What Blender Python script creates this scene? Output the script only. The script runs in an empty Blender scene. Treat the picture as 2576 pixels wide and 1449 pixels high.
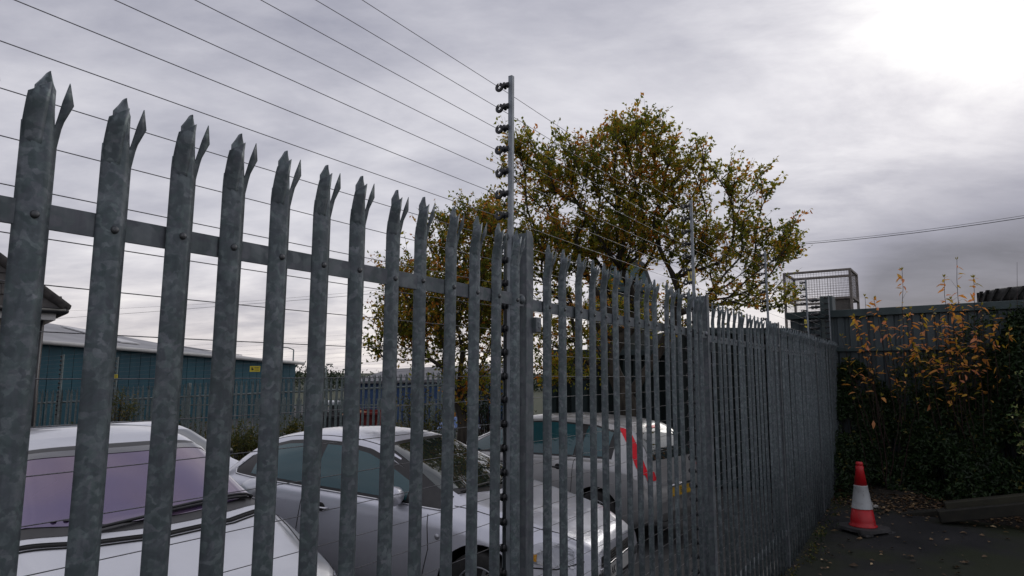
import bpy, bmesh, math, random
import numpy as np
from mathutils import Vector, Matrix
from mathutils.bvhtree import BVHTree

random.seed(7)
rng = np.random.default_rng(11)
scene = bpy.context.scene
COL = scene.collection
EYE = 2.2                                   # camera height above the asphalt of the lane

# ------------------------------------------------------------------ camera
PITCH, ROLL, FPX = 0.129, -0.0038, 1653.0   # focal length for a 2576 px wide picture
cam_d = bpy.data.cameras.new("camera")
cam_d.sensor_width = 36.0
cam_d.lens = 36.0 * FPX / 2576.0
cam_d.clip_start = 0.05
cam_d.clip_end = 5000
cam = bpy.data.objects.new("camera", cam_d)
COL.objects.link(cam)
cam.matrix_world = (Matrix.Translation((0, 0, EYE)) @ Matrix.Rotation(math.pi / 2 + PITCH, 4, 'X') @ Matrix.Rotation(-ROLL, 4, 'Z'))
scene.camera = cam

# ------------------------------------------------------------------ world: overcast sky over a Nishita sky
SUN_AZ, SUN_EL = math.radians(37), math.radians(27)      # azimuth clockwise from +Y
world = bpy.data.worlds.new("World")
scene.world = world
world.use_nodes = True
nt = world.node_tree
N, L = nt.nodes, nt.links
N.clear()
def nn(tree, t, **kw):
    n_ = tree.nodes.new(t)
    for k_, v_ in kw.items():
        setattr(n_, k_, v_)
    return n_
wout = nn(nt, 'ShaderNodeOutputWorld')
bg = nn(nt, 'ShaderNodeBackground')
bg.inputs['Strength'].default_value = 0.1
L.new(bg.outputs[0], wout.inputs[0])
sky = nn(nt, 'ShaderNodeTexSky')
sky.sky_type = 'NISHITA'
sky.sun_disc = False
sky.sun_elevation = SUN_EL
sky.sun_rotation = SUN_AZ
def wmath(op, a, b=None, c=None, clamp=False):
    m = nn(nt, 'ShaderNodeMath', operation=op)
    m.use_clamp = clamp
    for i_, v_ in enumerate((a, b, c)):
        if v_ is None: continue
        if isinstance(v_, (int, float)): m.inputs[i_].default_value = v_
        else: L.new(v_, m.inputs[i_])
    return m.outputs[0]
tc = nn(nt, 'ShaderNodeTexCoord')
nrm = nn(nt, 'ShaderNodeVectorMath', operation='NORMALIZE')
L.new(tc.outputs['Generated'], nrm.inputs[0])
sep = nn(nt, 'ShaderNodeSeparateXYZ')
L.new(nrm.outputs[0], sep.inputs[0])
zz = wmath('ADD', wmath('MAXIMUM', sep.outputs[2], 0.0), 0.20)
cx = wmath('DIVIDE', sep.outputs[0], zz)
cy = wmath('DIVIDE', sep.outputs[1], zz)
comb = nn(nt, 'ShaderNodeCombineXYZ')
L.new(cx, comb.inputs[0]); L.new(cy, comb.inputs[1])
mp = nn(nt, 'ShaderNodeMapping')
mp.inputs['Rotation'].default_value = (0, 0, math.radians(22))
mp.inputs['Scale'].default_value = (0.62, 1.0, 1.0)
L.new(comb.outputs[0], mp.inputs[0])
def cloud_noise(scale, detail, rough, off, dist=0.0):
    m2 = nn(nt, 'ShaderNodeMapping')
    m2.inputs['Location'].default_value = off
    L.new(mp.outputs[0], m2.inputs[0])
    t = nn(nt, 'ShaderNodeTexNoise')
    t.inputs['Scale'].default_value = scale
    t.inputs['Detail'].default_value = detail
    t.inputs['Roughness'].default_value = rough
    t.inputs['Distortion'].default_value = dist
    L.new(m2.outputs[0], t.inputs[0])
    return t.outputs[0]
n1 = cloud_noise(0.85, 7, 0.55, (3.1, 1.7, 0), 0.35)
n2 = cloud_noise(2.6, 8, 0.60, (8.3, 4.1, 0), 0.25)
n3 = cloud_noise(7.5, 6, 0.6, (1.3, 9.1, 0), 0.2)
# glow of the sun behind the cloud deck
sdir = (math.sin(SUN_AZ) * math.cos(SUN_EL), math.cos(SUN_AZ) * math.cos(SUN_EL), math.sin(SUN_EL))
def lobe(direction, width):
    dp = nn(nt, 'ShaderNodeVectorMath', operation='DOT_PRODUCT')
    L.new(nrm.outputs[0], dp.inputs[0])
    dp.inputs[1].default_value = direction
    q_ = wmath('DIVIDE', wmath('SUBTRACT', 1.0, dp.outputs['Value']), width)
    return wmath('POWER', 2.718, wmath('MULTIPLY', q_, -1.0))
glow = wmath('MULTIPLY', lobe(sdir, 0.030), wmath('MULTIPLY_ADD', n2, 2.4, -0.30, clamp=True))
glow2 = lobe(sdir, 0.22)
# brightness of the deck
b1 = wmath('MULTIPLY_ADD', n1, 0.80, 0.085)
b2 = wmath('MULTIPLY_ADD', n2, 0.52, -0.26)
hz = wmath('POWER', 2.718, wmath('MULTIPLY', wmath('POWER', wmath('DIVIDE', wmath('MAXIMUM', sep.outputs[2], 0.0), 0.13), 2.0), -1.0))
bb = wmath('ADD', b1, b2)
bb = wmath('ADD', bb, wmath('MULTIPLY_ADD', n3, 0.16, -0.08))
bb = wmath('ADD', bb, wmath('MULTIPLY', glow2, 0.11))
bb = wmath('MULTIPLY_ADD', glow, 0.38, bb)
bb = wmath('MULTIPLY_ADD', wmath('MULTIPLY', hz, n2), 0.50, bb)
bank = wmath('ADD', wmath('ADD', lobe((0.495, 0.862, 0.10), 0.0035), lobe((0.58, 0.80, 0.125), 0.0075)), lobe((0.70, 0.70, 0.12), 0.014))   # a dark bank of cloud low on the right
bank = wmath('MULTIPLY', bank, wmath('MULTIPLY_ADD', n2, 1.9, 0.15, clamp=True))
bb = wmath('MULTIPLY', bb, wmath('MULTIPLY_ADD', wmath('MINIMUM', bank, 1.0), -0.74, 1.0))
bb = wmath('MAXIMUM', bb, 0.10)
ramp = nn(nt, 'ShaderNodeValToRGB')
r = ramp.color_ramp
r.elements[0].position = 0.1; r.elements[0].color = (0.10, 0.106, 0.14, 1)
r.elements[1].position = 1.0; r.elements[1].color = (1.0, 0.99, 0.98, 1)
for pos, c in ((0.3, (0.275, 0.28, 0.345, 1)), (0.5, (0.46, 0.458, 0.515, 1)), (0.7, (0.67, 0.66, 0.70, 1))):
    e = r.elements.new(pos); e.color = c
L.new(bb, ramp.inputs[0])
warm = nn(nt, 'ShaderNodeMix', data_type='RGBA', blend_type='MULTIPLY')
L.new(wmath('MULTIPLY', hz, 0.75), warm.inputs[0])
L.new(ramp.outputs[0], warm.inputs[6])
warm.inputs[7].default_value = (1.0, 0.93, 0.86, 1)
scl = nn(nt, 'ShaderNodeVectorMath', operation='SCALE')
L.new(warm.outputs[2], scl.inputs[0]); scl.inputs['Scale'].default_value = 11.8
mixs = nn(nt, 'ShaderNodeMix', data_type='RGBA')
mixs.inputs[0].default_value = 0.96
L.new(sky.outputs[0], mixs.inputs[6]); L.new(scl.outputs[0], mixs.inputs[7])
L.new(mixs.outputs[2], bg.inputs[0])

# sun behind cloud: weak and very soft
sl = bpy.data.lights.new("sun", 'SUN')
sl.energy = 0.5
sl.angle = math.radians(25)
sl.color = (1, 0.96, 0.9)
so = bpy.data.objects.new("sun", sl)
COL.objects.link(so)
so.rotation_euler = Vector(sdir).to_track_quat('Z', 'Y').to_euler()

scene.view_settings.view_transform = 'Standard'
scene.view_settings.look = 'None'
scene.view_settings.exposure = 0.0
scene.view_settings.gamma = 1.0
scene.view_settings.use_curve_mapping = False
scene.render.engine = 'CYCLES'
scene.cycles.use_denoising = True
scene.cycles.max_bounces = 6
scene.cycles.transparent_max_bounces = 8
scene.cycles.caustics_reflective = False
scene.cycles.caustics_refractive = False

# ------------------------------------------------------------------ survey helpers (world places)
CS, SN = math.cos(PITCH), math.sin(PITCH)
def at(x, y, Y):
    """the world point Y metres ahead of the camera that is seen at (x, y) of a 2576 px wide picture"""
    a, b = x - 1288, y - 724.5
    c, s = math.cos(ROLL), math.sin(ROLL)
    u = (c * a + s * b) / FPX
    v = -(-s * a + c * b) / FPX
    rr = (u, CS - v * SN, SN + v * CS)
    t = Y / rr[1]
    return Vector((rr[0] * t, Y, rr[2] * t + EYE))
PHI = 0.5776
D = Vector((math.sin(PHI), math.cos(PHI), 0))           # along the fence, away from the camera
NI = Vector((-math.cos(PHI), math.sin(PHI), 0))         # from the lane into the yard
H1, H2 = 1.60, 1.685                                     # plane of the pales, plane of the electric posts
def P(s, n, z=0.0):
    return D * s + NI * n + Vector((0, 0, z))
def smooth01(t):
    t = max(0.0, min(1.0, t)); return t * t * (3 - 2 * t)
def ground_z(x, y):
    s = x * D.x + y * D.y
    return 0.26 * smooth01((s - 6.6) / 6.5)
def yard_z(x, y):
    s = x * D.x + y * D.y
    return 0.33 - 0.030 * max(-2.0, min(12.0, s))

# ------------------------------------------------------------------ materials
def new_mat(name):
    m = bpy.data.materials.new(name); m.use_nodes = True
    t = m.node_tree
    return m, t, t.nodes['Principled BSDF']
def setp(b, **kw):
    names = dict(col='Base Color', rough='Roughness', metal='Metallic', spec='Specular IOR Level', coat='Coat Weight',
                 coatr='Coat Roughness', trans='Transmission Weight', emit='Emission Color', emits='Emission Strength', sss='Subsurface Weight')
    for k_, v_ in kw.items():
        b.inputs[names[k_]].default_value = (*v_, 1) if isinstance(v_, tuple) and len(v_) == 3 else v_
def coords(t, scale=(1, 1, 1), obj=True):
    c = nn(t, 'ShaderNodeTexCoord'); m = nn(t, 'ShaderNodeMapping')
    m.inputs['Scale'].default_value = scale
    t.links.new(c.outputs['Object' if obj else 'Generated'], m.inputs[0])
    return m.outputs[0]
def noise(t, vec, scale, detail=4, rough=0.55, dist=0):
    n_ = nn(t, 'ShaderNodeTexNoise')
    n_.inputs['Scale'].default_value = scale; n_.inputs['Detail'].default_value = detail
    n_.inputs['Roughness'].default_value = rough; n_.inputs['Distortion'].default_value = dist
    if vec is not None: t.links.new(vec, n_.inputs['Vector'])
    return n_.outputs[0]
def rampn(t, fac, stops):
    r_ = nn(t, 'ShaderNodeValToRGB')
    els = r_.color_ramp.elements
    els[0].position, els[0].color = stops[0][0], (*stops[0][1], 1)
    els[1].position, els[1].color = stops[-1][0], (*stops[-1][1], 1)
    for p_, c_ in stops[1:-1]:
        e_ = els.new(p_); e_.color = (*c_, 1)
    t.links.new(fac, r_.inputs[0])
    return r_.outputs[0]
def mixc(t, fac, a, b, mode='MIX'):
    m_ = nn(t, 'ShaderNodeMix', data_type='RGBA', blend_type=mode)
    for i_, v_ in ((0, fac), (6, a), (7, b)):
        if isinstance(v_, (int, float)): m_.inputs[i_].default_value = v_
        elif isinstance(v_, tuple): m_.inputs[i_].default_value = (*v_, 1)
        else: t.links.new(v_, m_.inputs[i_])
    return m_.outputs[2]
def bump(t, b, h, strength=0.3, dist=0.01):
    bn = nn(t, 'ShaderNodeBump'); bn.inputs['Strength'].default_value = strength; bn.inputs['Distance'].default_value = dist
    t.links.new(h, bn.inputs['Height']); t.links.new(bn.outputs[0], b.inputs['Normal'])

def noisy(name, c1, c2, scale=8, rough=0.7, metal=0.0, bumps=0.2, vscale=(1, 1, 1), detail=5, coat=0.0, bdist=0.01, lo=0.35, hi=0.65):
    m, t, b = new_mat(name)
    v = coords(t, vscale)
    n_ = noise(t, v, scale, detail)
    t.links.new(rampn(t, n_, [(lo, c1), (hi, c2)]), b.inputs['Base Color'])
    setp(b, rough=rough, metal=metal, coat=coat)
    if bumps: bump(t, b, n_, bumps, bdist)
    return m

def galvanised(name, c_dark, c_mid, c_light, rand=True, scale=1.0, metal=0.35):
    m, t, b = new_mat(name)
    c = nn(t, 'ShaderNodeTexCoord')
    oi = nn(t, 'ShaderNodeObjectInfo')
    add = nn(t, 'ShaderNodeVectorMath', operation='ADD')
    sc = nn(t, 'ShaderNodeVectorMath', operation='SCALE'); sc.inputs['Scale'].default_value = 37.0
    cmb = nn(t, 'ShaderNodeCombineXYZ')
    t.links.new(oi.outputs['Random'], cmb.inputs[0]); t.links.new(oi.outputs['Random'], cmb.inputs[2])
    t.links.new(cmb.outputs[0], sc.inputs[0])
    t.links.new(c.outputs['Object'], add.inputs[0]); t.links.new(sc.outputs[0], add.inputs[1])
    wn = nn(t, 'ShaderNodeTexNoise'); wn.inputs['Scale'].default_value = 24 * scale
    wn.inputs['Detail'].default_value = 6
    t.links.new(add.outputs[0], wn.inputs['Vector'])
    wadd = nn(t, 'ShaderNodeVectorMath', operation='MULTIPLY_ADD')
    t.links.new(wn.outputs['Color'], wadd.inputs[0]); wadd.inputs[1].default_value = (0.075, 0.075, 0.075)
    t.links.new(add.outputs[0], wadd.inputs[2])
    vor = nn(t, 'ShaderNodeTexVoronoi'); vor.feature = 'SMOOTH_F1'; vor.inputs['Smoothness'].default_value = .35
    vor.inputs['Scale'].default_value = 52 * scale
    mp_ = nn(t, 'ShaderNodeMapping'); mp_.inputs['Scale'].default_value = (1.0, 1.0, 1.25)
    t.links.new(wadd.outputs[0], mp_.inputs[0])
    t.links.new(mp_.outputs[0], vor.inputs['Vector'])
    sepc = nn(t, 'ShaderNodeSeparateColor')
    t.links.new(vor.outputs['Color'], sepc.inputs[0])
    big = noise(t, add.outputs[0], 20 * scale, 7, .70, .4)
    fine = noise(t, add.outputs[0], 90 * scale, 3)
    mth = nn(t, 'ShaderNodeMath', operation='MULTIPLY_ADD'); mth.inputs[1].default_value = 0.24
    t.links.new(sepc.outputs[0], mth.inputs[0])
    m3 = nn(t, 'ShaderNodeMath', operation='MULTIPLY'); m3.inputs[1].default_value = 0.80
    t.links.new(big, m3.inputs[0]); t.links.new(m3.outputs[0], mth.inputs[2])
    col = rampn(t, mth.outputs[0], [(0.28, c_dark), (0.50, c_mid), (0.76, c_light)])
    tint = rampn(t, sepc.outputs[1], [(0.0, (0.86, 1.0, 0.98)), (1.0, (1.0, 0.97, 1.06))])
    col = mixc(t, 0.8, col, tint, 'MULTIPLY')
    # faint run marks and dirt
    st = nn(t, 'ShaderNodeMapping'); st.inputs['Scale'].default_value = (60, 60, 2.5)
    t.links.new(add.outputs[0], st.inputs[0])
    streak = noise(t, st.outputs[0], 1.0, 4)
    col = mixc(t, 0.35, col, rampn(t, streak, [(0.35, (0.62, 0.62, 0.62)), (0.6, (1, 1, 1))]), 'MULTIPLY')
    # each bar a slightly different shade
    br = nn(t, 'ShaderNodeMapRange'); br.inputs[3].default_value = 0.88; br.inputs[4].default_value = 1.1
    t.links.new(oi.outputs['Random'], br.inputs[0])
    hs = nn(t, 'ShaderNodeHueSaturation'); t.links.new(br.outputs[0], hs.inputs['Value']); t.links.new(col, hs.inputs['Color'])
    t.links.new(hs.outputs[0], b.inputs['Base Color'])
    rr_ = nn(t, 'ShaderNodeMapRange'); rr_.inputs[3].default_value = 0.42; rr_.inputs[4].default_value = 0.68
    t.links.new(sepc.outputs[2], rr_.inputs[0]); t.links.new(rr_.outputs[0], b.inputs['Roughness'])
    setp(b, metal=metal)
    bump(t, b, fine, 0.08, 0.002)
    return m

M = {}
M['galv'] = galvanised('galvanised_steel', (0.076, 0.091, 0.099), (0.112, 0.132, 0.141), (0.23, 0.255, 0.265))
M['galv_post'] = galvanised('galvanised_post_steel', (0.095, 0.108, 0.118), (0.135, 0.148, 0.157), (0.20, 0.21, 0.22), scale=0.6)
M['galv_far'] = galvanised('weathered_galvanised_steel', (0.10, 0.125, 0.125), (0.16, 0.19, 0.185), (0.26, 0.29, 0.285), scale=0.7)
M['alu'] = noisy('dull_aluminium', (0.17, 0.19, 0.21), (0.27, 0.30, 0.33), 12, 0.45, 0.4, 0.05)
M['wire'] = noisy('stranded_wire', (0.14, 0.14, 0.15), (0.24, 0.24, 0.25), 200, 0.45, 0.6, 0.0)
M['black'] = noisy('black_plastic', (0.012, 0.013, 0.015), (0.022, 0.023, 0.026), 30, 0.42, 0, 0.05)
M['rubber'] = noisy('black_rubber', (0.012, 0.012, 0.012), (0.028, 0.027, 0.026), 14, 0.75, 0, 0.25)
M['yellow'] = noisy('yellow_sign_plastic', (0.62, 0.50, 0.03), (0.75, 0.62, 0.05), 4, 0.5, 0, 0.0)
M['signblack'] = noisy('sign_print_black', (0.02, 0.02, 0.02), (0.03, 0.03, 0.03), 4, 0.5, 0, 0.0)
M['bark'] = noisy('dark_bark', (0.018, 0.014, 0.010), (0.055, 0.046, 0.034), 14, 0.9, 0, 0.6, (1, 1, 0.3))
M['twig'] = noisy('reddish_twig', (0.016, 0.008, 0.007), (0.034, 0.015, 0.013), 9, 0.7, 0, 0.1)

def leaf_mat(name, stops, transl=0.35):
    m, t, b = new_mat(name)
    a = nn(t, 'ShaderNodeAttribute'); a.attribute_name = 'tone'
    col = rampn(t, a.outputs['Fac'], stops)
    t.links.new(col, b.inputs['Base Color'])
    setp(b, rough=0.55, spec=0.35)
    tr = nn(t, 'ShaderNodeBsdfTranslucent')
    t.links.new(mixc(t, 1.0, col, (1.0, 0.95, 0.6), 'MULTIPLY'), tr.inputs[0])
    mx = nn(t, 'ShaderNodeMixShader'); mx.inputs[0].default_value = transl
    t.links.new(b.outputs[0], mx.inputs[1]); t.links.new(tr.outputs[0], mx.inputs[2])
    t.links.new(mx.outputs[0], t.nodes['Material Output'].inputs[0])
    return m
M['leaf_tree'] = leaf_mat('autumn_leaf', [(0.0, (0.09, 0.12, 0.02)), (0.40, (0.24, 0.27, 0.04)), (0.65, (0.42, 0.36, 0.05)), (0.85, (0.60, 0.33, 0.05)), (1.0, (0.62, 0.24, 0.05))], .66)
M['leaf_orange'] = leaf_mat('orange_leaf', [(0.0, (0.16, 0.19, 0.03)), (0.25, (0.62, 0.44, 0.06)), (0.6, (0.74, 0.34, 0.08)), (1.0, (0.80, 0.33, 0.18))], 0.5)
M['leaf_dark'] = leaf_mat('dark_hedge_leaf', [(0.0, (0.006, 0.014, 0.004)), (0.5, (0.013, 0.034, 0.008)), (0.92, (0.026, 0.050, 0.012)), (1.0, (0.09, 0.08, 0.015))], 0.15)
M['leaf_weed'] = leaf_mat('bush_leaf', [(0.0, (0.03, 0.04, 0.008)), (0.6, (0.09, 0.10, 0.02)), (1.0, (0.25, 0.17, 0.03))], 0.25)
M['leaf_var'] = leaf_mat('variegated_leaf', [(0.0, (0.05, 0.11, 0.03)), (0.6, (0.12, 0.17, 0.05)), (1.0, (0.42, 0.42, 0.18))], 0.2)
M['litter'] = leaf_mat('fallen_leaf', [(0.0, (0.03, 0.02, 0.012)), (0.5, (0.10, 0.06, 0.03)), (0.88, (0.24, 0.155, 0.08)), (1.0, (0.50, 0.38, 0.22))], 0.05)

# ------------------------------------------------------------------ mesh helpers
class MB:
    """collects geometry, build() links it as one mesh object"""
    def __init__(self): self.v, self.f, self.tone, self.sm = [], [], [], []
    def add(self, vs, fs, tone=None, smooth=False):
        o = len(self.v)
        self.v += [tuple(p) for p in vs]
        self.f += [tuple(i + o for i in f_) for f_ in fs]
        self.tone += [0.0 if tone is None else tone] * len(fs)
        self.sm += [smooth] * len(fs)
    def box(self, c, size, rot=None, axes=None):
        hx, hy, hz_ = (s_ / 2 for s_ in size)
        c = Vector(c)
        X, Y_, Z_ = axes if axes else (Vector((1, 0, 0)), Vector((0, 1, 0)), Vector((0, 0, 1)))
        if rot is not None:
            X, Y_, Z_ = rot @ X, rot @ Y_, rot @ Z_
        vs = [c + X * (hx * i) + Y_ * (hy * j) + Z_ * (hz_ * k) for i in (-1, 1) for j in (-1, 1) for k in (-1, 1)]
        self.add(vs, [(0, 1, 3, 2), (4, 6, 7, 5), (0, 4, 5, 1), (2, 3, 7, 6), (0, 2, 6, 4), (1, 5, 7, 3)])
    def tube(self, pts, radii, seg=6, cap=True, smooth=True):
        pts = [Vector(p) for p in pts]
        if isinstance(radii, (int, float)): radii = [radii] * len(pts)
        vs, fs = [], []
        up0 = None
        for i, p in enumerate(pts):
            t = (pts[min(i + 1, len(pts) - 1)] - pts[max(i - 1, 0)])
            if t.length < 1e-9: t = Vector((0, 0, 1))
            t.normalize()
            if up0 is None:
                up0 = Vector((0, 0, 1)) if abs(t.z) < 0.9 else Vector((1, 0, 0))
            a = t.cross(up0)
            if a.length < 1e-6: a = t.cross(Vector((1, 0.3, 0)))
            a.normalize(); b_ = t.cross(a)
            for k in range(seg):
                an = 2 * math.pi * k / seg
                vs.append(p + a * (math.cos(an) * radii[i]) + b_ * (math.sin(an) * radii[i]))
        for i in range(len(pts) - 1):
            for k in range(seg):
                k2 = (k + 1) % seg
                fs.append((i * seg + k, i * seg + k2, (i + 1) * seg + k2, (i + 1) * seg + k))
        if cap:
            fs.append(tuple(range(seg - 1, -1, -1))); fs.append(tuple((len(pts) - 1) * seg + k for k in range(seg)))
        self.add(vs, fs, smooth=smooth)
    def lathe(self, prof, c=(0, 0, 0), axes=None, seg=24, smooth=True):
        """prof: list of (radius, height)"""
        c = Vector(c)
        X, Y_, Z_ = axes if axes else (Vector((1, 0, 0)), Vector((0, 1, 0)), Vector((0, 0, 1)))
        vs, fs = [], []
        for r_, h_ in prof:
            for k in range(seg):
                an = 2 * math.pi * k / seg
                vs.append(c + X * (math.cos(an) * r_) + Y_ * (math.sin(an) * r_) + Z_ * h_)
        for i in range(len(prof) - 1):
            for k in range(seg):
                k2 = (k + 1) % seg
                fs.append((i * seg + k, i * seg + k2, (i + 1) * seg + k2, (i + 1) * seg + k))
        fs.append(tuple(range(seg - 1, -1, -1))); fs.append(tuple((len(prof) - 1) * seg + k for k in range(seg)))
        self.add(vs, fs, smooth=smooth)
    def mesh(self, name, m):
        me = bpy.data.meshes.new(name)
        me.from_pydata(self.v, [], self.f)
        me.materials.append(m)
        me.polygons.foreach_set('use_smooth', self.sm)
        if any(self.tone):
            at_ = me.attributes.new('tone', 'FLOAT', 'FACE')
            at_.data.foreach_set('value', self.tone)
        me.update()
        return me
    def build(self, name, m, parent=None, loc=None):
        return link(name, self.mesh(name, m), parent, loc)
def link(name, me, parent=None, loc=None):
    o = bpy.data.objects.new(name, me)
    COL.objects.link(o)
    if parent is not None: o.parent = parent
    if loc is not None: o.location = loc
    return o
def empty(name, loc=(0, 0, 0), rz=0.0):
    o = bpy.data.objects.new(name, None)
    o.empty_display_size = 0.2
    o.location = loc; o.rotation_euler = (0, 0, rz)
    COL.objects.link(o)
    return o
def tag(o, label=None, cat=None, group=None, kind=None):
    if label: o['label'] = label
    if cat: o['category'] = cat
    if group: o['group'] = group
    if kind: o['kind'] = kind
    return o
def bevel(o, w=0.004, seg=2):
    md = o.modifiers.new('bevel', 'BEVEL'); md.width = w; md.segments = seg; md.limit_method = 'ANGLE'
    return o

# ------------------------------------------------------------------ ground
def grid_sheet(name, xs, ys, zf, m):
    vs = [(x, y, zf(x, y)) for y in ys for x in xs]
    nx = len(xs)
    fs = [(j * nx + i, j * nx + i + 1, (j + 1) * nx + i + 1, (j + 1) * nx + i) for j in range(len(ys) - 1) for i in range(nx - 1)]
    b = MB(); b.add(vs, fs, smooth=True)
    return tag(b.build(name, m), kind='structure')

m, t, b = new_mat('damp_asphalt')
v = coords(t)
nA = noise(t, v, 1.3, 5); nB = noise(t, v, 120, 3); nC = noise(t, v, 0.6, 4)
col = rampn(t, nA, [(0.35, (0.012, 0.013, 0.014)), (0.65, (0.026, 0.026, 0.027))])
col = mixc(t, rampn(t, nC, [(0.5, (0, 0, 0)), (0.62, (0.8, 0.8, 0.8))]), col, (0.022, 0.028, 0.012))
t.links.new(mixc(t, 0.4, col, rampn(t, nB, [(0.3, (0.4, 0.4, 0.4)), (0.7, (1.5, 1.5, 1.5))]), 'MULTIPLY'), b.inputs['Base Color'])
setp(b, rough=0.85, spec=0.25); bump(t, b, nB, 0.5, 0.006)
M['asphalt'] = m
M['yard'] = noisy('yard_tarmac', (0.035, 0.036, 0.037), (0.06, 0.06, 0.06), 3, 0.8, 0, 0.2)
M['earth'] = noisy('dark_soil', (0.008, 0.007, 0.005), (0.018, 0.014, 0.010), 5, 0.95, 0, 0.6, bdist=0.03)
M['farland'] = noisy('rough_grass_land', (0.03, 0.04, 0.018), (0.06, 0.065, 0.03), 0.05, 0.95, 0, 0.0)

def plane_sn(name, s_list, n_list, zf, m):
    vs, ns = [], len(s_list)
    for n_ in n_list:
        for s_ in s_list:
            p = P(s_, n_); vs.append((p.x, p.y, zf(p.x, p.y)))
    fs = [(j * ns + i, j * ns + i + 1, (j + 1) * ns + i + 1, (j + 1) * ns + i) for j in range(len(n_list) - 1) for i in range(ns - 1)]
    fs = [tuple(reversed(f_)) for f_ in fs] if False else fs
    b = MB(); b.add(vs, fs, smooth=True)
    return tag(b.build(name, m), kind='structure')
# terrain that reaches the horizon, below everything else
xs = [-3000, -800, -200, -60, -20, 20, 60, 200, 800, 3000]
grid_sheet('ground', xs, xs, lambda x, y: -0.45, M['farland'])
plane_sn('road', list(np.linspace(-14, 16, 61)), [1.66, 1.2, .6, 0, -2, -5, -9, -16], ground_z, M['asphalt'])
plane_sn('yard', list(np.linspace(-14, 30, 45)), [40, 24, 14, 8, 5, 3, 1.66], lambda x, y: yard_z(x, y) if (x * NI.x + y * NI.y) < 12 else yard_z(x, y) - 0.02, M['yard'])
kb = MB()
for i in range(30):
    s_ = -14 + i * 1.0
    p = P(s_ + .5, 1.70); z_ = max(ground_z(p.x, p.y), yard_z(p.x, p.y)) + 0.02
    kb.box((p.x, p.y, z_ - 0.16), (0.99, 0.09, 0.34), axes=(D, NI, Vector((0, 0, 1))))
bevel(tag(kb.build('kerb_strip', noisy('weathered_concrete', (0.10, 0.10, 0.095), (0.2, 0.2, 0.19), 7)), kind='structure'), .006)

# ------------------------------------------------------------------ the palisade fence along the lane
FH = 2.9
def pale_mesh(height, name, mat, detail=True):
    """W-section pale, x along the fence, -y to the lane, top split into three splayed points"""
    xs_ = [-.035, -.0275, -.0185, -.009, 0, .009, .0185, .0275, .035]
    ys_ = [0.0, -.0045, -.0135, -.0165, -.0145, -.0165, -.0135, -.0045, 0.0]
    th = 0.0028
    zc = height - 0.145        # crotch
    bm_ = bmesh.new()
    xs_[1], xs_[7] = -.0262, .0262
    zs_ = [0.0, height * .5, zc - .040, zc - .02, zc]
    rows = []
    for q_, z_ in enumerate(zs_):
        lean = max(0, q_ - 2)
        rows.append([bm_.verts.new((x + (lean * .0012 * (1 if x > 0 else -1) if abs(x) > .03 else 0), y - (lean * .0042 if abs(x) > .03 else 0), z_)) for x, y in zip(xs_, ys_)])
    for a_, b_ in zip(rows, rows[1:]):
        for i in range(8):
            bm_.faces.new((a_[i], a_[i + 1], b_[i + 1], b_[i]))
    top = rows[-1]
    # centre point, tallest, its tip a little to the far side
    c_prev = top[1:8]
    cxs = [-.019, -.0165, -.010, .001, .010, .0175, .0235]
    for dz, k in ((.045, 1.0), (.086, .98), (.104, .52), (.119, .20), (.1235, .06)):
        cur = [bm_.verts.new((.006 + (x - .006) * k, y * (1.0 - .1 * dz / .12) + .003 * dz / .12, zc + dz)) for x, y in zip(cxs, ys_[1:8])]
        for i in range(6): bm_.faces.new((c_prev[i], c_prev[i + 1], cur[i + 1], cur[i]))
        c_prev = cur
    # near-side point: a wide blade bent slightly to the lane, in front of the centre
    bx = [-.0352, -.0264, -.0187, -.0092, .0003]
    ty_ = [.062, .068, .075, .083, .091]
    by = [0, -.0047, -.0137, -.0167, -.0147]
    prev = None
    for lv, f_ in ((-.06, .0045), (-.034, .0022), (-.010, -.0022), (.020, -.0085), (.045, -.0145), (9, -.0205)):
        cur = [bm_.verts.new((x * (.93 if f_ > 0 else 1), y + f_, zc + (lv if lv < 9 else t_))) for x, y, t_ in zip(bx, by, ty_)]
        if prev:
            for i in range(4): bm_.faces.new((prev[i], prev[i + 1], cur[i + 1], cur[i]))
        prev = cur
    # far-side point: a narrow blade splayed outward
    prev = (top[7], top[8])
    for (xi, yi, zi), (xo, yo, zo) in (((.0275, -.008, .022), (.0415, -.009, .018)), ((.031, -.019, .060), (.0535, -.020, .057)), ((.0365, -.033, .100), (.0385, -.033, .098))):
        vi = bm_.verts.new((xi, yi - .002, zc + zi)); vo = bm_.verts.new((xo, yo, zc + zo))
        bm_.faces.new((prev[0], prev[1], vo, vi)); prev = (vi, vo)
    bmesh.ops.recalc_face_normals(bm_, faces=bm_.faces)
    for f_ in bm_.faces: f_.smooth = True
    # thickness, solid by hand so every copy shares finished data
    geom = bmesh.ops.solidify(bm_, geom=bm_.faces[:], thickness=th)
    me = bpy.data.meshes.new(name)
    bm_.to_mesh(me); bm_.free()
    me.materials.append(mat)
    me.update()
    return me
def set_auto_smooth(me, ang=40):
    me.shade_auto = None if False else None
pale_me = pale_mesh(FH, 'pale', M['galv'])
bolt_b = MB()
bolt_b.lathe([(.0002, .0), (.0092, .0), (.0092, .003), (.008, .006), (.0045, .008), (.0008, .0085)], axes=(Vector((1, 0, 0)), Vector((0, 0, 1)), Vector((0, -1, 0))), seg=12)
bolt_me = bolt_b.mesh('bolt', noisy('bolt_zinc', (0.05, 0.055, 0.06), (0.12, 0.125, 0.13), 60, .5, .5, 0))

fence = tag(empty('palisade_fence', P(0, H1)), 'tall grey galvanised palisade fence running along the lane in front of the cars', 'fence')
FRZ = math.atan2(D.y, D.x)
fence.rotation_euler = (0, 0, FRZ)          # local x along the fence, local y into the yard
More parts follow.
